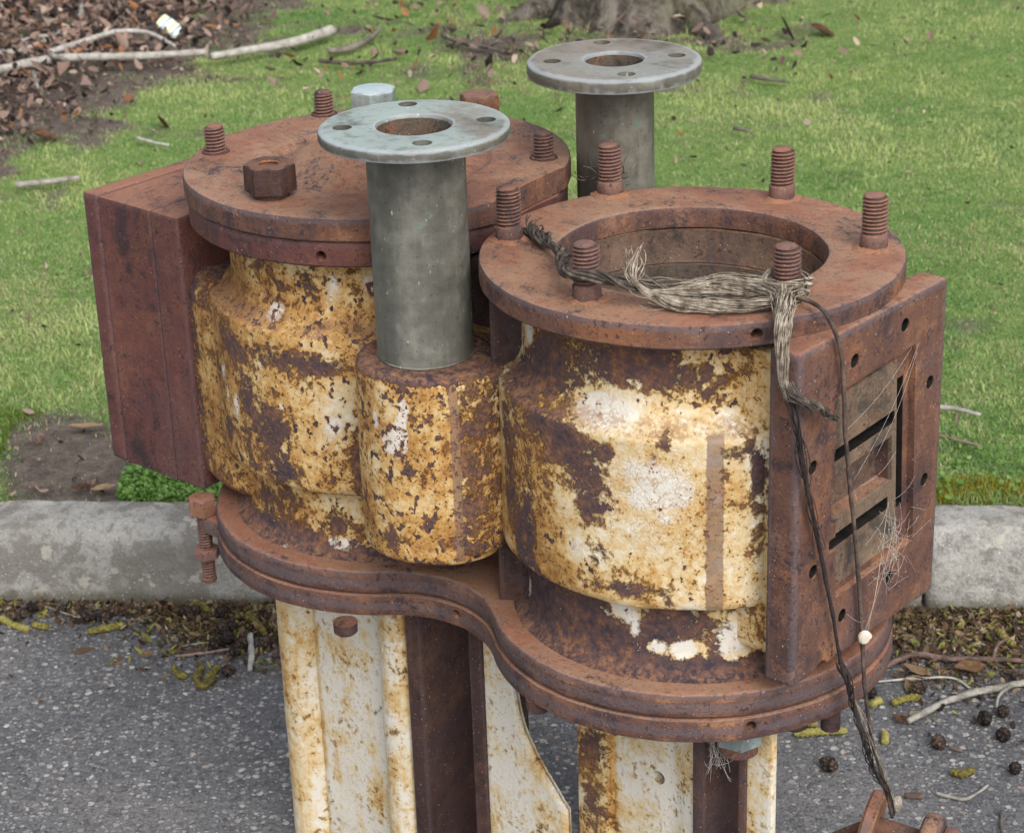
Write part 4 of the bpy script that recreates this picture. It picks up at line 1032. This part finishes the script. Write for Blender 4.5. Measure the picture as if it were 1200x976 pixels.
xw, yw = x[k], y[k]
xe = rng.uniform(-.60, -.36, 5200); ye = np.array([(KS+.107+abs(random.gauss(0, .055))-a*.0908)/.9958 for a in xe])
xw = np.r_[xw, xe]; yw = np.r_[yw, ye]; n = len(xw); hs = np.array([lawn_h(float(a), float(b)) for a, b in zip(xw, yw)])
t = rng.random((n, 1))
tag(leaflets(np.stack([xw, yw, hs+rng.uniform(.003, .020, n)], 1), rng.uniform(.0016, .0042, n), .9, (np.array([.085, .20, .035])*(1-t)+np.array([.20, .33, .075])*t), 'weeds', 'leaflet', 1.2), 'small bright green broad-leaved weeds in the lawn edge', 'weeds', kind='stuff')

# dry leaf litter in the far left corner (stuff)
M['dryleaf'] = colattr('dry_leaf', .75, .2, .12)
LX = []; LY = []
while len(LX) < 10500:
    a, b = random.uniform(-2.3, -.2), random.uniform(4.6, 7.0)
    k = (a+.80)*-1.9+(b-5.20)*.55+.35*noise.noise(Vector((a*2.5, b*2.5, 4)))
    if random.random() < max(0, min(1, k*1.5-.05))**1.3: LX.append(a); LY.append(b)
for _ in range(9000):      # crumbs of leaf and bark in the thin places of the turf
    a, b = random.uniform(-2, 2), random.uniform(2.95, 6.8)
    if abs(a) < .25*b+.3 and random.random() < .10+.9*max(0, min(1, .75-greenness(a, b))) and a*.0908+b*.9958-KS > .12: LX.append(a); LY.append(b)
nfine = len(LX)
for _ in range(450):      # a thinner drift about the tree foot and across the lawn behind
    LX.append(random.gauss(.1, .42)); LY.append(random.gauss(5.6, .32))
LX = np.array(LX); LY = np.array(LY); n = len(LX); hs = np.array([lawn_h(float(a), float(b)) for a, b in zip(LX, LY)])
t = rng.random((n, 1)); t2 = rng.random((n, 1))
cl = np.array([.13, .085, .070])*(1-t)+np.array([.33, .225, .18])*t; cl = np.where(t2 > .86, np.array([.46, .35, .28])*(.5+.6*t), cl); cl = np.where(t2 < .30, np.array([.036, .026, .023]), cl)
sz = rng.uniform(.003, .010, n); sz[rng.random(n) < .10] *= 1.9; sz[10500:nfine] = rng.uniform(.0015, .0055, nfine-10500)
hz = rng.uniform(.004, .050, n); hz[10500:nfine] *= .25
el = rng.uniform(.9, 2.2, n); el[rng.random(n) < .18] = 6.; sz = np.where(el > 5, sz*.35, sz)
r3 = rng.random((n, 1)); cl = np.where(r3 > .93, np.array([.33, .15, .065])*(.5+.6*t), cl)
tag(leaflets(np.stack([LX, LY, hs+hz], 1), sz, 1.0, cl, 'leaf_litter', 'dryleaf', el, 1.1), 'brown dry leaf litter lying in the far corner of the lawn', 'leaves', kind='stuff')
# fine sweepings at the foot of the kerb (stuff)
P = []
def sweep(n, t0, t1, s0, s1, gx=None):
    for _ in range(n):
        t = random.uniform(t0, t1) if gx is None else random.gauss(*gx)
        q = kerb_pt(t, s0+(s1-s0)*abs(random.gauss(0, .42)), .0015+random.random()*.004); P.append(q)
sweep(6500, -1.3, .9, -.001, -.085); sweep(9000, .28, .85, -.001, -.25); sweep(4200, 0, 0, -.01, -.17, (-.64, .075)); sweep(500, -1.2, .9, -.01, -.30)
P = np.array([tuple(p) for p in P]); n = len(P); t2 = rng.random(n); cl = np.zeros((n, 3))
pal = np.array([[.10, .06, .035], [.045, .030, .022], [.20, .135, .08], [.26, .25, .06], [.15, .16, .04], [.34, .27, .18]]); cl = pal[rng.choice(6, n, p=[.33, .25, .18, .09, .06, .09])]*rng.uniform(.6, 1.2, (n, 1))
tag(leaflets(P, rng.uniform(.0007, .0026, n)*rng.choice([1, 1, 1, 1.9], n), .9, cl, 'debris', 'dryleaf', rng.uniform(.9, 3.2, n), .5), 'fine brown and yellow debris swept against the kerb foot', 'debris', kind='stuff')

# ------------------------------------------------------------------ small litter, each a thing
s = N('cone_brown'); v = s.voro(230); n1 = s.noise(160, 4, .6)
c = s.ramp(s.add(s.mul(v, -.9), s.amp(n1, .5), s.amp(s.rnd(), .35), .75), [(.15, (.012, .009, .008)), (.45, (.055, .036, .028)), (.8, (.15, .10, .072))])
s.bump(s.mul(v, -1.), .004, 1.); M['cone'] = s.done(c, .8, .25)
M['catkin'] = plain('catkin', [(.28, (.085, .062, .022)), (.48, (.225, .195, .045)), (.75, (.42, .385, .13))], 260, .85, .002)
M['bark_red'] = plain('bark_red', [(.3, (.085, .055, .046)), (.5, (.19, .125, .105)), (.8, (.30, .22, .19))], 60, .8, .0008)
M['bark_grey'] = plain('bark_grey', [(.25, (.14, .125, .105)), (.5, (.33, .31, .275)), (.8, (.52, .50, .46))], 45, .85, .0012)
M['bark_dark'] = plain('bark_dark', [(.3, (.05, .042, .036)), (.5, (.12, .10, .085)), (.8, (.24, .21, .18))], 50, .85, .001)
M['leafbrown'] = plain('leafbrown', [(.3, (.10, .05, .03)), (.5, (.20, .105, .06)), (.8, (.34, .20, .115))], 50, .7, .0006)
M['leaftan'] = plain('leaftan', [(.3, (.30, .19, .10)), (.6, (.47, .33, .20)), (.8, (.55, .42, .29))], 50, .7, .0006)
def cone_mesh(seed, el=1.25):
    bm = bmesh.new(); nr, ns = 22, 26; rows = []
    for i in range(nr+1):
        f = i/nr; a = PI*f; row = []
        for k in range(ns):
            t = 2*PI*k/ns
            r_ = math.sin(a)**.8*(1-.15*f); sp = math.sin(t*8+(i % 4 < 2)*PI)*math.sin(i*PI/2*1.0+.8)
            d = 1+.10*sp*math.sin(a)+.08*noise.noise(Vector((math.cos(t)*2+seed, math.sin(t)*2, f*4)))
            row.append(bm.verts.new(((f-.5)*2*el*.0092, r_*d*.0092*math.cos(t), r_*d*.0092*math.sin(t)+.0085)))
        rows.append(row)
    for A, B in zip(rows, rows[1:]):
        for k in range(ns):
            j = (k+1) % ns; bm.faces.new((A[k], A[j], B[j], B[k]))
    bmesh.ops.remove_doubles(bm, verts=bm.verts, dist=.0001); bmesh.ops.recalc_face_normals(bm, faces=bm.faces)
    me = bm_mesh(bm, 'alder_cone'); me.materials.append(M['cone'])
    me.polygons.foreach_set('use_smooth', [True]*len(me.polygons)); return me
cm_ = [cone_mesh(1), cone_mesh(5, 1.0), cone_mesh(9, 1.4)]
GC = 'small dark cones lying by the kerb'
heap = 'small dark brown cone in the heap at the kerb foot, left of the pump'
cones = [(-.727, 2.776, 'dark cone by the kerb foot in the left corner, beside the leftmost catkin'), (-.715, 2.793, 'lighter brown cone touching the kerb in the left corner'), (-.625, 2.761, 'left of two touching cones at the kerb foot, a twig tip above'), (-.603, 2.759, 'dark round cone against a short yellow catkin near the kerb'),
         (-.472, 2.765, 'dark cone right under the kerb, behind the heap of cones'), (-.487, 2.769, 'brown cone at the kerb foot just left of the heap of cones'), (-.424, 2.769, heap), (-.433, 2.747, heap), (-.415, 2.72, heap), (-.424, 2.696, heap), (-.431, 2.669, heap), (-.413, 2.668, heap), (-.395, 2.665, heap), (-.399, 2.631, heap),
         (-.360, 2.662, 'reddish brown cone half hidden behind the left column'), (-.405, 2.589, 'cone nearest the camera below the heap, next to looped catkins'),
         (.505, 2.573, 'dark cone behind the bend of the reddish twig'), (.53, 2.478, 'brown cone beside the tan leaf, between the two fallen twigs'), (.46, 2.474, 'cone close to the pump under the reddish twig'), (.602, 2.396, 'left cone of the trio under the pale broken twig'), (.628, 2.413, 'upper cone of the trio under the pale broken twig'), (.617, 2.354, 'lowest cone of the trio under the pale broken twig'),
         (.529, 2.343, 'lone cone with a short stalk on bare asphalt, right of the wires'), (.383, 2.301, 'lone round cone on bare asphalt between column and wires'), (.613, 2.279, 'brown cone at the right edge of the asphalt'), (.664, 2.498, 'cone above the pale twig at the right edge')]
for i, (a, b, lab) in enumerate(cones):
    o = bpy.data.objects.new('alder_cone', cm_[i % 3]); COL.objects.link(o); sc_ = random.uniform(.92, 1.22)
    o.location = (a, b, .0005+(.006 if lab is heap and i % 2 else 0)); o.rotation_euler = (0, random.uniform(-.25, .25), random.uniform(0, 6.3)); o.scale = (sc_, sc_, sc_)
    tag(o, lab, 'cone', GC)
bm = bmesh.new(); tube(bm, [Vector((.538, 2.340, .006)), Vector((.548, 2.335, .004)), Vector((.558, 2.331, .003))], .0018, 6)
st_ = link('stalk', bm_mesh(bm), 'bark_red', None, 180)
lone = [o for o in bpy.data.objects if o.get('label', '').startswith('lone cone with a short stalk')][0]
bpy.context.view_layer.update(); st_.parent = lone; st_.matrix_parent_inverse = lone.matrix_world.inverted()

def litter_path(L, r, z=None, step=.006): return catmull([Vector((a, b, (z if z is not None else r))) for a, b in L], step)
cats = [([(-.758, 2.77), (-.732, 2.748), (-.708, 2.734)], 'long yellow-green catkin in the left corner by the kerb'), ([(-.704, 2.748), (-.682, 2.737)], 'short catkin end just right of the long one in the left corner'), ([(-.622, 2.72), (-.595, 2.728), (-.571, 2.739)], 'straight yellow-green catkin in front of the pair of touching cones'),
        ([(-.395, 2.76), (-.377, 2.725), (-.362, 2.692)], 'catkin slanting down beside the left column, right of the heap'), ([(-.483, 2.787), (-.466, 2.791), (-.453, 2.769)], 'curved catkin against the kerb above the heap of cones'), ([(-.482, 2.609), (-.472, 2.587), (-.46, 2.586)], 'stubby curled catkin on the left below the heap'),
        ([(-.442, 2.608), (-.447, 2.581), (-.439, 2.555), (-.43, 2.561), (-.422, 2.579)], 'catkin bent into a V below the heap of cones'), ([(-.432, 2.573), (-.42, 2.607)], 'catkin lying between the V-shaped one and the heap'), ([(.35, 2.383), (.384, 2.385), (.42, 2.385)], 'long bright catkin lying level beside the right column'),
        ([(.369, 2.405), (.384, 2.404)], 'short catkin just behind the long bright one by the right column'), ([(.467, 2.378), (.463, 2.354)], 'tiny upright catkin stub right of the wires'), ([(.46, 2.446), (.476, 2.458)], 'short catkin under the reddish twig close to the wires'), ([(.489, 2.448), (.512, 2.46), (.53, 2.459)], 'mossy catkin between the two fallen twigs'),
        ([(.669, 2.634), (.675, 2.609), (.683, 2.589)], 'catkin in the debris at the right edge near the kerb'), ([(.534, 2.282), (.547, 2.275), (.562, 2.284)], 'ragged brownish catkin on bare asphalt at the lower right')]
for i, (L, lab) in enumerate(cats):
    bm = bmesh.new(); Pth = litter_path(L, .0055, None, .0016); n = len(Pth)
    tube(bm, Pth, lambda t: .0049*(1+.16*math.sin(t*n*1.7))*min(1, .55+6*t, .55+6*(1-t)), 10, .35, i)
    tag(link('catkin', bm_mesh(bm), 'catkin', None, 180), lab, 'catkin', 'yellow-green catkins on the asphalt')
twigs = [([(-.706, 2.811), (-.66, 2.779), (-.637, 2.769), (-.616, 2.801)], .0014, 'bark_grey', 'thin grey twig with an upturned tip along the kerb at far left'), ([(-.532, 2.762), (-.568, 2.754), (-.588, 2.763)], .0013, 'bark_dark', 'thin dark twig along the kerb left of the heap of cones'), ([(-.556, 2.756), (-.529, 2.785)], .0012, 'bark_grey', 'thin pale twig slanting up to the kerb left of the heap'),
         ([(.36, 2.40), (.44, 2.487), (.486, 2.533), (.539, 2.571), (.584, 2.559), (.645, 2.552), (.686, 2.545), (.80, 2.520)], .0042, 'bark_red', 'long bent reddish twig behind the wires on the asphalt'), ([(.501, 2.399), (.558, 2.444), (.611, 2.469), (.64, 2.475), (.685, 2.49), (.82, 2.52)], .0052, 'bark_grey', 'pale broken twig pointing in from the right edge'),
         ([(.506, 2.237), (.536, 2.222), (.556, 2.234), (.573, 2.25)], .0021, 'bark_grey', 'short curved twig on bare asphalt at the lower right'), ([(.481, 2.508), (.535, 2.512), (.581, 2.511), (.599, 2.483)], .0018, 'bark_grey', 'thin grey twig lying between the two larger fallen twigs'),
         ([(.562, 2.10), (.570, 2.16), (.577, 2.194)], .0022, 'bark_dark', 'dark twig end entering at the bottom right'), ([(-.384, 2.693), (-.377, 2.639), (-.374, 2.592)], .0046, 'bark_grey', 'stubby pale grey stick beside the left column'), ([(.466, 2.232), (.488, 2.229)], .0040, 'bark_red', 'short reddish stick just behind the pipe union'),
         ([(-.483, 2.671), (-.442, 2.68), (-.41, 2.666)], .0013, 'bark_grey', 'thin twig across the heap of cones'), ([(-.485, 2.642), (-.444, 2.649), (-.40, 2.66)], .0022, 'bark_red', 'reddish twig under the heap of cones')]
for i, (L, r_, mt, lab) in enumerate(twigs):
    bm = bmesh.new(); tube(bm, litter_path(L, r_+.002, None, .004), lambda t: r_*(1-.35*abs(t-.4)), 8, .45, i*3)
    if 'long bent reddish' in lab: tube(bm, catmull([Vector((.645, 2.552, .006)), Vector((.655, 2.572, .016)), Vector((.671, 2.578, .024))], .004), lambda t: .0030*(1-.5*t), 7, .4)
    if 'pale broken' in lab: tube(bm, catmull([Vector((.655, 2.48, .007)), Vector((.632, 2.452, .010)), Vector((.622, 2.425, .008))], .004), lambda t: .0030*(1-.5*t), 7, .4)
    tag(link('twig', bm_mesh(bm), mt, None, 180), lab, 'twig', 'twigs lying on the asphalt')
def leaf(name, loc, L, W_, rz, mat, lab, grp, pitch=.15, curl=.35):
    bm = bmesh.new(); n, m = 9, 5; rows = []
    for i in range(n):
        f = i/(n-1); hw = W_*math.sin(PI*min(1, f*.92+.04))**.8*.5; row = []
        for k in range(m):
            q = (k/(m-1)-.5)*2
            row.append(bm.verts.new(((f-.5)*L, q*hw*(1+.15*noise.noise(Vector((f*7, q, loc[0]*9)))), curl*hw*q*q+.12*L*(f-.4)**2*2+.003*noise.noise(Vector((f*5, q*2, loc[1]*7))))))
        rows.append(row)
    for A, B in zip(rows, rows[1:]):
        for k in range(m-1): bm.faces.new((A[k], A[k+1], B[k+1], B[k]))
    bmesh.ops.solidify(bm, geom=bm.faces[:], thickness=.0005)
    o = link(name, bm_mesh(bm), mat, None, 180); o.location = loc; o.rotation_euler = (pitch*.6, pitch, rz)
    tag(o, lab, 'leaf', grp); return o
GL = 'fallen leaves lying singly'
leaf('fallen_leaf', (.537, 2.525, .008), .042, .015, -.7, 'leaftan', 'tan narrow leaf on the asphalt under the reddish twig', GL)
leaf('fallen_leaf', (.609, 2.529, .007), .045, .026, .2, 'leafbrown', 'brown leaf on the asphalt near the right edge behind the twigs', GL)
leaf('fallen_leaf', (-.524, 2.645, .006), .022, .012, .9, 'leaftan', 'small pinkish tan leaf scrap alone on the asphalt at left', GL)
leaf('fallen_leaf', (.494, 2.407, .006), .026, .014, -.6, 'leafbrown', 'small orange-brown scale leaf at the tip of the pale twig', GL)
leaf('fallen_leaf', (-.462, 2.690, .010), .034, .012, 1.2, 'leaftan', 'tan sliver of leaf standing in the heap of cones', GL, .5)
for a, b, L, W_, rz, mt, lab, pt in ((-.80, 4.92, .050, .040, 1.2, 'leafbrown', 'orange-brown leaf standing in the grass left of the covered cylinder', .9), (.851, 5.584, .075, .05, .3, 'leafbrown', 'dark brown curled leaf on the grass right of the rear pipe flange', .5), (-.659, 2.968, .030, .018, .3, 'leafbrown', 'reddish brown leaf on the grass edge behind the kerb', .1),
                                (-.625, 2.962, .040, .018, .5, 'leaftan', 'pale tan leaf lying at the back of the kerb', .1), (-.686, 3.169, .055, .016, .15, 'leaftan', 'pale straw-coloured leaf at the top of the bare soil patch', .1), (-1.051, 4.809, .06, .05, .7, 'leafbrown', 'brown leaf at the near fringe of the leaf litter', .4), (-.598, 3.045, .026, .016, 1.4, 'leafbrown', 'small orange leaf on the bare soil beside the weeds', .5)):
    leaf('fallen_leaf', (a, b, lawn_h(a, b)+.010), L, W_, rz, mt, lab, GL, pt)
# branches and twigs on the lawn
def lawn_path(L, dz, step=.02): return catmull([Vector((a, b, lawn_h(a, b)+dz)) for a, b in L], step)
br = empty('fallen_branch', (-1.0, 5.46, lawn_h(-1.0, 5.46))); tag(br, 'pale grey fallen branch lying across the far left leaf litter', 'branch')
bm = bmesh.new(); tube(bm, lawn_path([(-1.40, 5.22), (-1.264, 5.343), (-1.174, 5.430), (-1.067, 5.455), (-.937, 5.473), (-.765, 5.528)], .040), lambda t: .0140-.005*t, 12, .22)
child_world('limb', bm, 'bark_grey', br)
for L, r_, dz in (([(-1.201, 5.447), (-1.172, 5.320), (-1.140, 5.20)], .0085, .028), ([(-1.159, 5.48), (-1.093, 5.615), (-1.024, 5.735), (-.939, 5.716), (-.852, 5.58)], .010, .045), ([(-1.15, 5.44), (-1.10, 5.39)], .010, .05)):
    bm = bmesh.new(); tube(bm, lawn_path(L, dz), lambda t: r_*(1-.55*t), 8, .25); child_world('side_branch', bm, 'bark_grey', br)
bm = bmesh.new(); tube(bm, lawn_path([(-.752, 5.520), (-.642, 5.600), (-.555, 5.640), (-.447, 5.735)], .030), lambda t: .009+.006*t, 12, .25)
tag(link('fallen_branch', bm_mesh(bm), 'bark_grey', None, 180), 'buff broken piece of branch pointing right out of the leaf litter', 'branch')
lt = [([(-1.42, 5.56), (-1.274, 5.613), (-1.235, 5.700), (-1.20, 5.756)], .009, 'bark_grey', 'grey stick in the leaf litter at the far left, above the long branch'), ([(-1.311, 5.742), (-1.223, 5.828), (-1.182, 5.996), (-1.204, 6.196)], .009, 'bark_grey', 'stick curving up through the leaf litter in the top left corner'), ([(-1.064, 5.854), (-1.069, 6.043), (-1.073, 6.232)], .008, 'bark_dark', 'dark stick running away at the top of the leaf litter'),
      ([(-1.148, 5.67), (-1.19, 5.773), (-1.145, 5.918), (-1.088, 5.858)], .006, 'bark_dark', 'hooked dark twig between the grey sticks in the litter'), ([(-1.05, 4.452), (-.979, 4.469), (-.919, 4.492)], .0075, 'bark_grey', 'pale short stick on the grass left of the steam chest'), ([(-.836, 4.776), (-.784, 4.728), (-.753, 4.711)], .0042, 'bark_grey', 'pale twig on the grass just behind the steam chest'),
      ([(-.451, 5.585), (-.396, 5.604), (-.35, 5.682), (-.324, 5.785)], .009, 'bark_dark', 'dark curved twig on the grass above the pale blue bolt head'), ([(-.468, 5.496), (-.366, 5.464), (-.267, 5.486)], .006, 'bark_dark', 'thin greyish twig on the grass just above the pale blue bolt head'), ([(.655, 3.143), (.697, 3.121), (.735, 3.085)], .0045, 'bark_grey', 'pale stick on the grass right of the port plate'), ([(.640, 3.038), (.68, 3.003), (.715, 2.980)], .0030, 'bark_red', 'reddish twig on the grass right of the port plate, nearer the kerb'),
      ([(.617, 5.176), (.655, 5.146), (.699, 5.124)], .006, 'bark_dark', 'dark twig on the grass right of the rear pipe flange'), ([(-.149, 5.691), (-.091, 5.589), (-.03, 5.525), (.03, 5.45)], .007, 'bark_dark', 'forked dark twig on the grass left of the rear pipe flange'), ([(.524, 4.705), (.557, 4.66)], .005, 'bark_dark', 'tiny dark twig on the grass right of the rear pipe')]
for i, (L, r_, mt, lab) in enumerate(lt):
    bm = bmesh.new(); tube(bm, lawn_path(L, r_*.8+.010, .012), lambda t: r_*(1-.35*t), 8, .35, i)
    if 'forked' in lab:
        for dx, dy in ((.05, .08), (.09, .03), (-.02, .06)): tube(bm, catmull([Vector((-.03, 5.525, lawn_h(-.03, 5.525)+.02)), Vector((-.03+dx, 5.525+dy, lawn_h(0, 5.5)+.05))], .01), .0028, 6, .3)
    tag(link('stick', bm_mesh(bm), mt, None, 180), lab, 'stick', 'sticks lying on the lawn')
# crushed drink carton/can
s = N('can_print'); zc = s.sep('X'); n1 = s.noise(40, 4, .6)
f = s.math('FRACT', s.add(s.mul(zc, 30.), .2))
c = s.ramp(f, [(.0, (.70, .76, .76)), (.30, (.70, .76, .76)), (.34, (.62, .66, .10)), (.46, (.62, .66, .10)), (.50, (.72, .78, .78)), (.70, (.72, .78, .78)), (.74, (.10, .22, .26)), (.82, (.10, .22, .26)), (.86, (.70, .76, .76))])
M['can'] = s.done(s.mix(s.mul(s.step(n1, .55, .7), .4), c, (.3, .3, .27)), .35, .5)
bm = bmesh.new(); rows = []
for i in range(15):
    f = i/14; row = []
    rr = .021*(1-.12*(abs(f-.5)*2)**6)
    for k in range(28):
        t = 2*PI*k/28; d = 1-.28*max(0, noise.noise(Vector((f*3.3, math.cos(t), math.sin(t)+4))))
        row.append(bm.verts.new(((f-.5)*.066, rr*d*math.cos(t)*1.12, rr*d*math.sin(t)*.62)))
    rows.append(row)
for A, B in zip(rows, rows[1:]):
    for k in range(28):
        j = (k+1) % 28; bm.faces.new((A[k], A[j], B[j], B[k]))
bm.faces.new(rows[0][::-1]); bm.faces.new(rows[-1]); bmesh.ops.recalc_face_normals(bm, faces=bm.faces)
can = link('crushed_can', bm_mesh(bm), 'can'); can.location = (-.893, 5.80, lawn_h(-.893, 5.80)+.040); can.rotation_euler = (.5, .62, -.35)
tag(can, 'crushed white drink can with yellow and blue stripes in the leaf litter', 'can')

# ------------------------------------------------------------------ tree
s = N('tree_bark')
n1 = s.noise(11, 7, .65, vec=s.coord((1, 1, .28)), dist=.8); n2 = s.noise(60, 6, .65); n4 = s.noise(5, 4, .6)
c = s.ramp(s.add(n1, s.amp(n1, 1.), s.amp(n2, .8)), [(.25, (.030, .025, .021)), (.5, (.105, .090, .074)), (.8, (.24, .215, .18))])
c = s.mix(s.mul(s.step(s.add(n4, s.amp(n2, .5)), .50, .62), .45), c, (.12, .125, .055))
s.bump(s.add(n1, s.mul(n2, .4)), .03, 1.)
M['bark'] = s.done(c, .9, .2)
tx, ty = .405, 5.95; tz = lawn_h(tx, ty)
tree = empty('tree', (tx, ty, tz)); tag(tree, 'thick grey-brown tree trunk with spreading roots behind the rear pipe', 'tree')
bm = bmesh.new(); rows = []; ns = 96
for i in range(70):
    z = -.06+5.2*(i/69)**1.7; row = []
    for k in range(ns):
        t = 2*PI*k/ns
        fl = math.exp(-max(0, z)/.16)
        r_ = .185*(1-.11*max(0, z))+.030*math.exp(-max(0, z)/.5)
        r_ += fl*(.045+.050*max(0, math.sin(t*3+.9))+.035*max(0, math.sin(t*5+2.2)))
        r_ += .016*noise.noise(Vector((math.cos(t)*4, math.sin(t)*4, z*.9)))+.010*noise.noise(Vector((math.cos(t)*11, math.sin(t)*11, z*2.5)))
        row.append(bm.verts.new((r_*math.cos(t)+.06*noise.noise(Vector((z*.5, 0, 0)))*min(1, max(0, z)), r_*math.sin(t), z)))
    rows.append(row)
for A, B in zip(rows, rows[1:]):
    for k in range(ns):
        j = (k+1) % ns; bm.faces.new((A[k], A[j], B[j], B[k]))
bm.faces.new(rows[0][::-1]); bm.faces.new(rows[-1])
link('trunk', bm_mesh(bm), 'bark', tree, 180)
for L in ([(-.16, -.05, .03), (-.27, -.02, .020), (-.36, -.06, -.015), (-.46, -.05, -.05)], [(.17, -.03, .04), (.27, .0, .025), (.36, .03, -.01), (.46, -.02, -.05)], [(.10, -.17, .03), (.14, -.26, .0), (.18, -.36, -.03)]):
    bm = bmesh.new(); tube(bm, catmull([Vector(p) for p in L], .02), lambda t: .055*(1-.6*t), 12, .3); link('root', bm_mesh(bm), 'bark', tree, 180)
for k in range(7):      # bare winter limbs, above the picture
    a = k*2.4; z0 = 2.6+k*.33; bm = bmesh.new(); p = Vector((0, 0, z0)); d = Vector((math.cos(a), math.sin(a), .75))
    tube(bm, catmull([p, p+d*.5, p+d*1.1+Vector((0, 0, .15)), p+d*1.7+Vector((.1, 0, .5))], .06), lambda t: .075*(1-.8*t), 8, .2)
    for j in range(4):
        q = p+d*(.6+.3*j); e = Vector((math.cos(a+(-1)**j*.9), math.sin(a+(-1)**j*.9), .8))*.7
        tube(bm, catmull([q, q+e*.5, q+e+Vector((0, 0, .15))], .06), lambda t: .028*(1-.85*t), 6, .2)
    link('limb', bm_mesh(bm), 'bark', tree, 180)

# ------------------------------------------------------------------ light, camera
w = bpy.data.worlds.new('World'); sc.world = w; w.use_nodes = True
nt = w.node_tree; nt.nodes.clear()
sky = nt.nodes.new('ShaderNodeTexSky'); sky.sky_type = 'NISHITA'; sky.sun_disc = False
EL, AZ = math.radians(44), math.radians(160)      # azimuth clockwise from +Y: light from the right, behind the camera
sky.sun_elevation = EL; sky.sun_rotation = AZ; sky.dust_density = 3.; sky.air_density = 1.; sky.ozone_density = 1.
hs_ = nt.nodes.new('ShaderNodeHueSaturation'); hs_.inputs['Saturation'].default_value = .30
bg = nt.nodes.new('ShaderNodeBackground'); bg.inputs['Strength'].default_value = .15
ow = nt.nodes.new('ShaderNodeOutputWorld')
nt.links.new(sky.outputs[0], hs_.inputs['Color']); nt.links.new(hs_.outputs[0], bg.inputs[0]); nt.links.new(bg.outputs[0], ow.inputs[0])
sl = bpy.data.lights.new('sun', 'SUN'); sl.energy = 1.2; sl.angle = math.radians(40); sl.color = (1., .96, .90)
so = bpy.data.objects.new('sun', sl); COL.objects.link(so)
sd = Vector((math.sin(AZ)*math.cos(EL), math.cos(AZ)*math.cos(EL), math.sin(EL)))
so.rotation_euler = sd.to_track_quat('Z', 'Y').to_euler(); so.location = sd*8

F = 2517.6; TH = .4095; RO = -.0347
r0 = Vector((1, 0, 0)); u0 = Vector((0, math.sin(TH), math.cos(TH))); fw = Vector((0, math.cos(TH), -math.sin(TH)))
rt = r0*math.cos(RO)+u0*math.sin(RO); up = u0*math.cos(RO)-r0*math.sin(RO)
cd = bpy.data.cameras.new('camera'); cam = bpy.data.objects.new('camera', cd); COL.objects.link(cam)
mw = Matrix((rt, up, -fw)).transposed().to_4x4(); mw.translation = (0, 0, 1.5); cam.matrix_world = mw
cd.sensor_width = 36; cd.lens = 36*F/1200; cd.sensor_fit = 'HORIZONTAL'; cd.clip_start = .05; cd.clip_end = 300
cd.dof.use_dof = True; cd.dof.focus_distance = 2.05; cd.dof.aperture_fstop = 19
sc.camera = cam
sc.view_settings.view_transform = 'Standard'; sc.view_settings.look = 'None'; sc.view_settings.exposure = .58; sc.view_settings.gamma = 1
sc.view_settings.use_curve_mapping = False
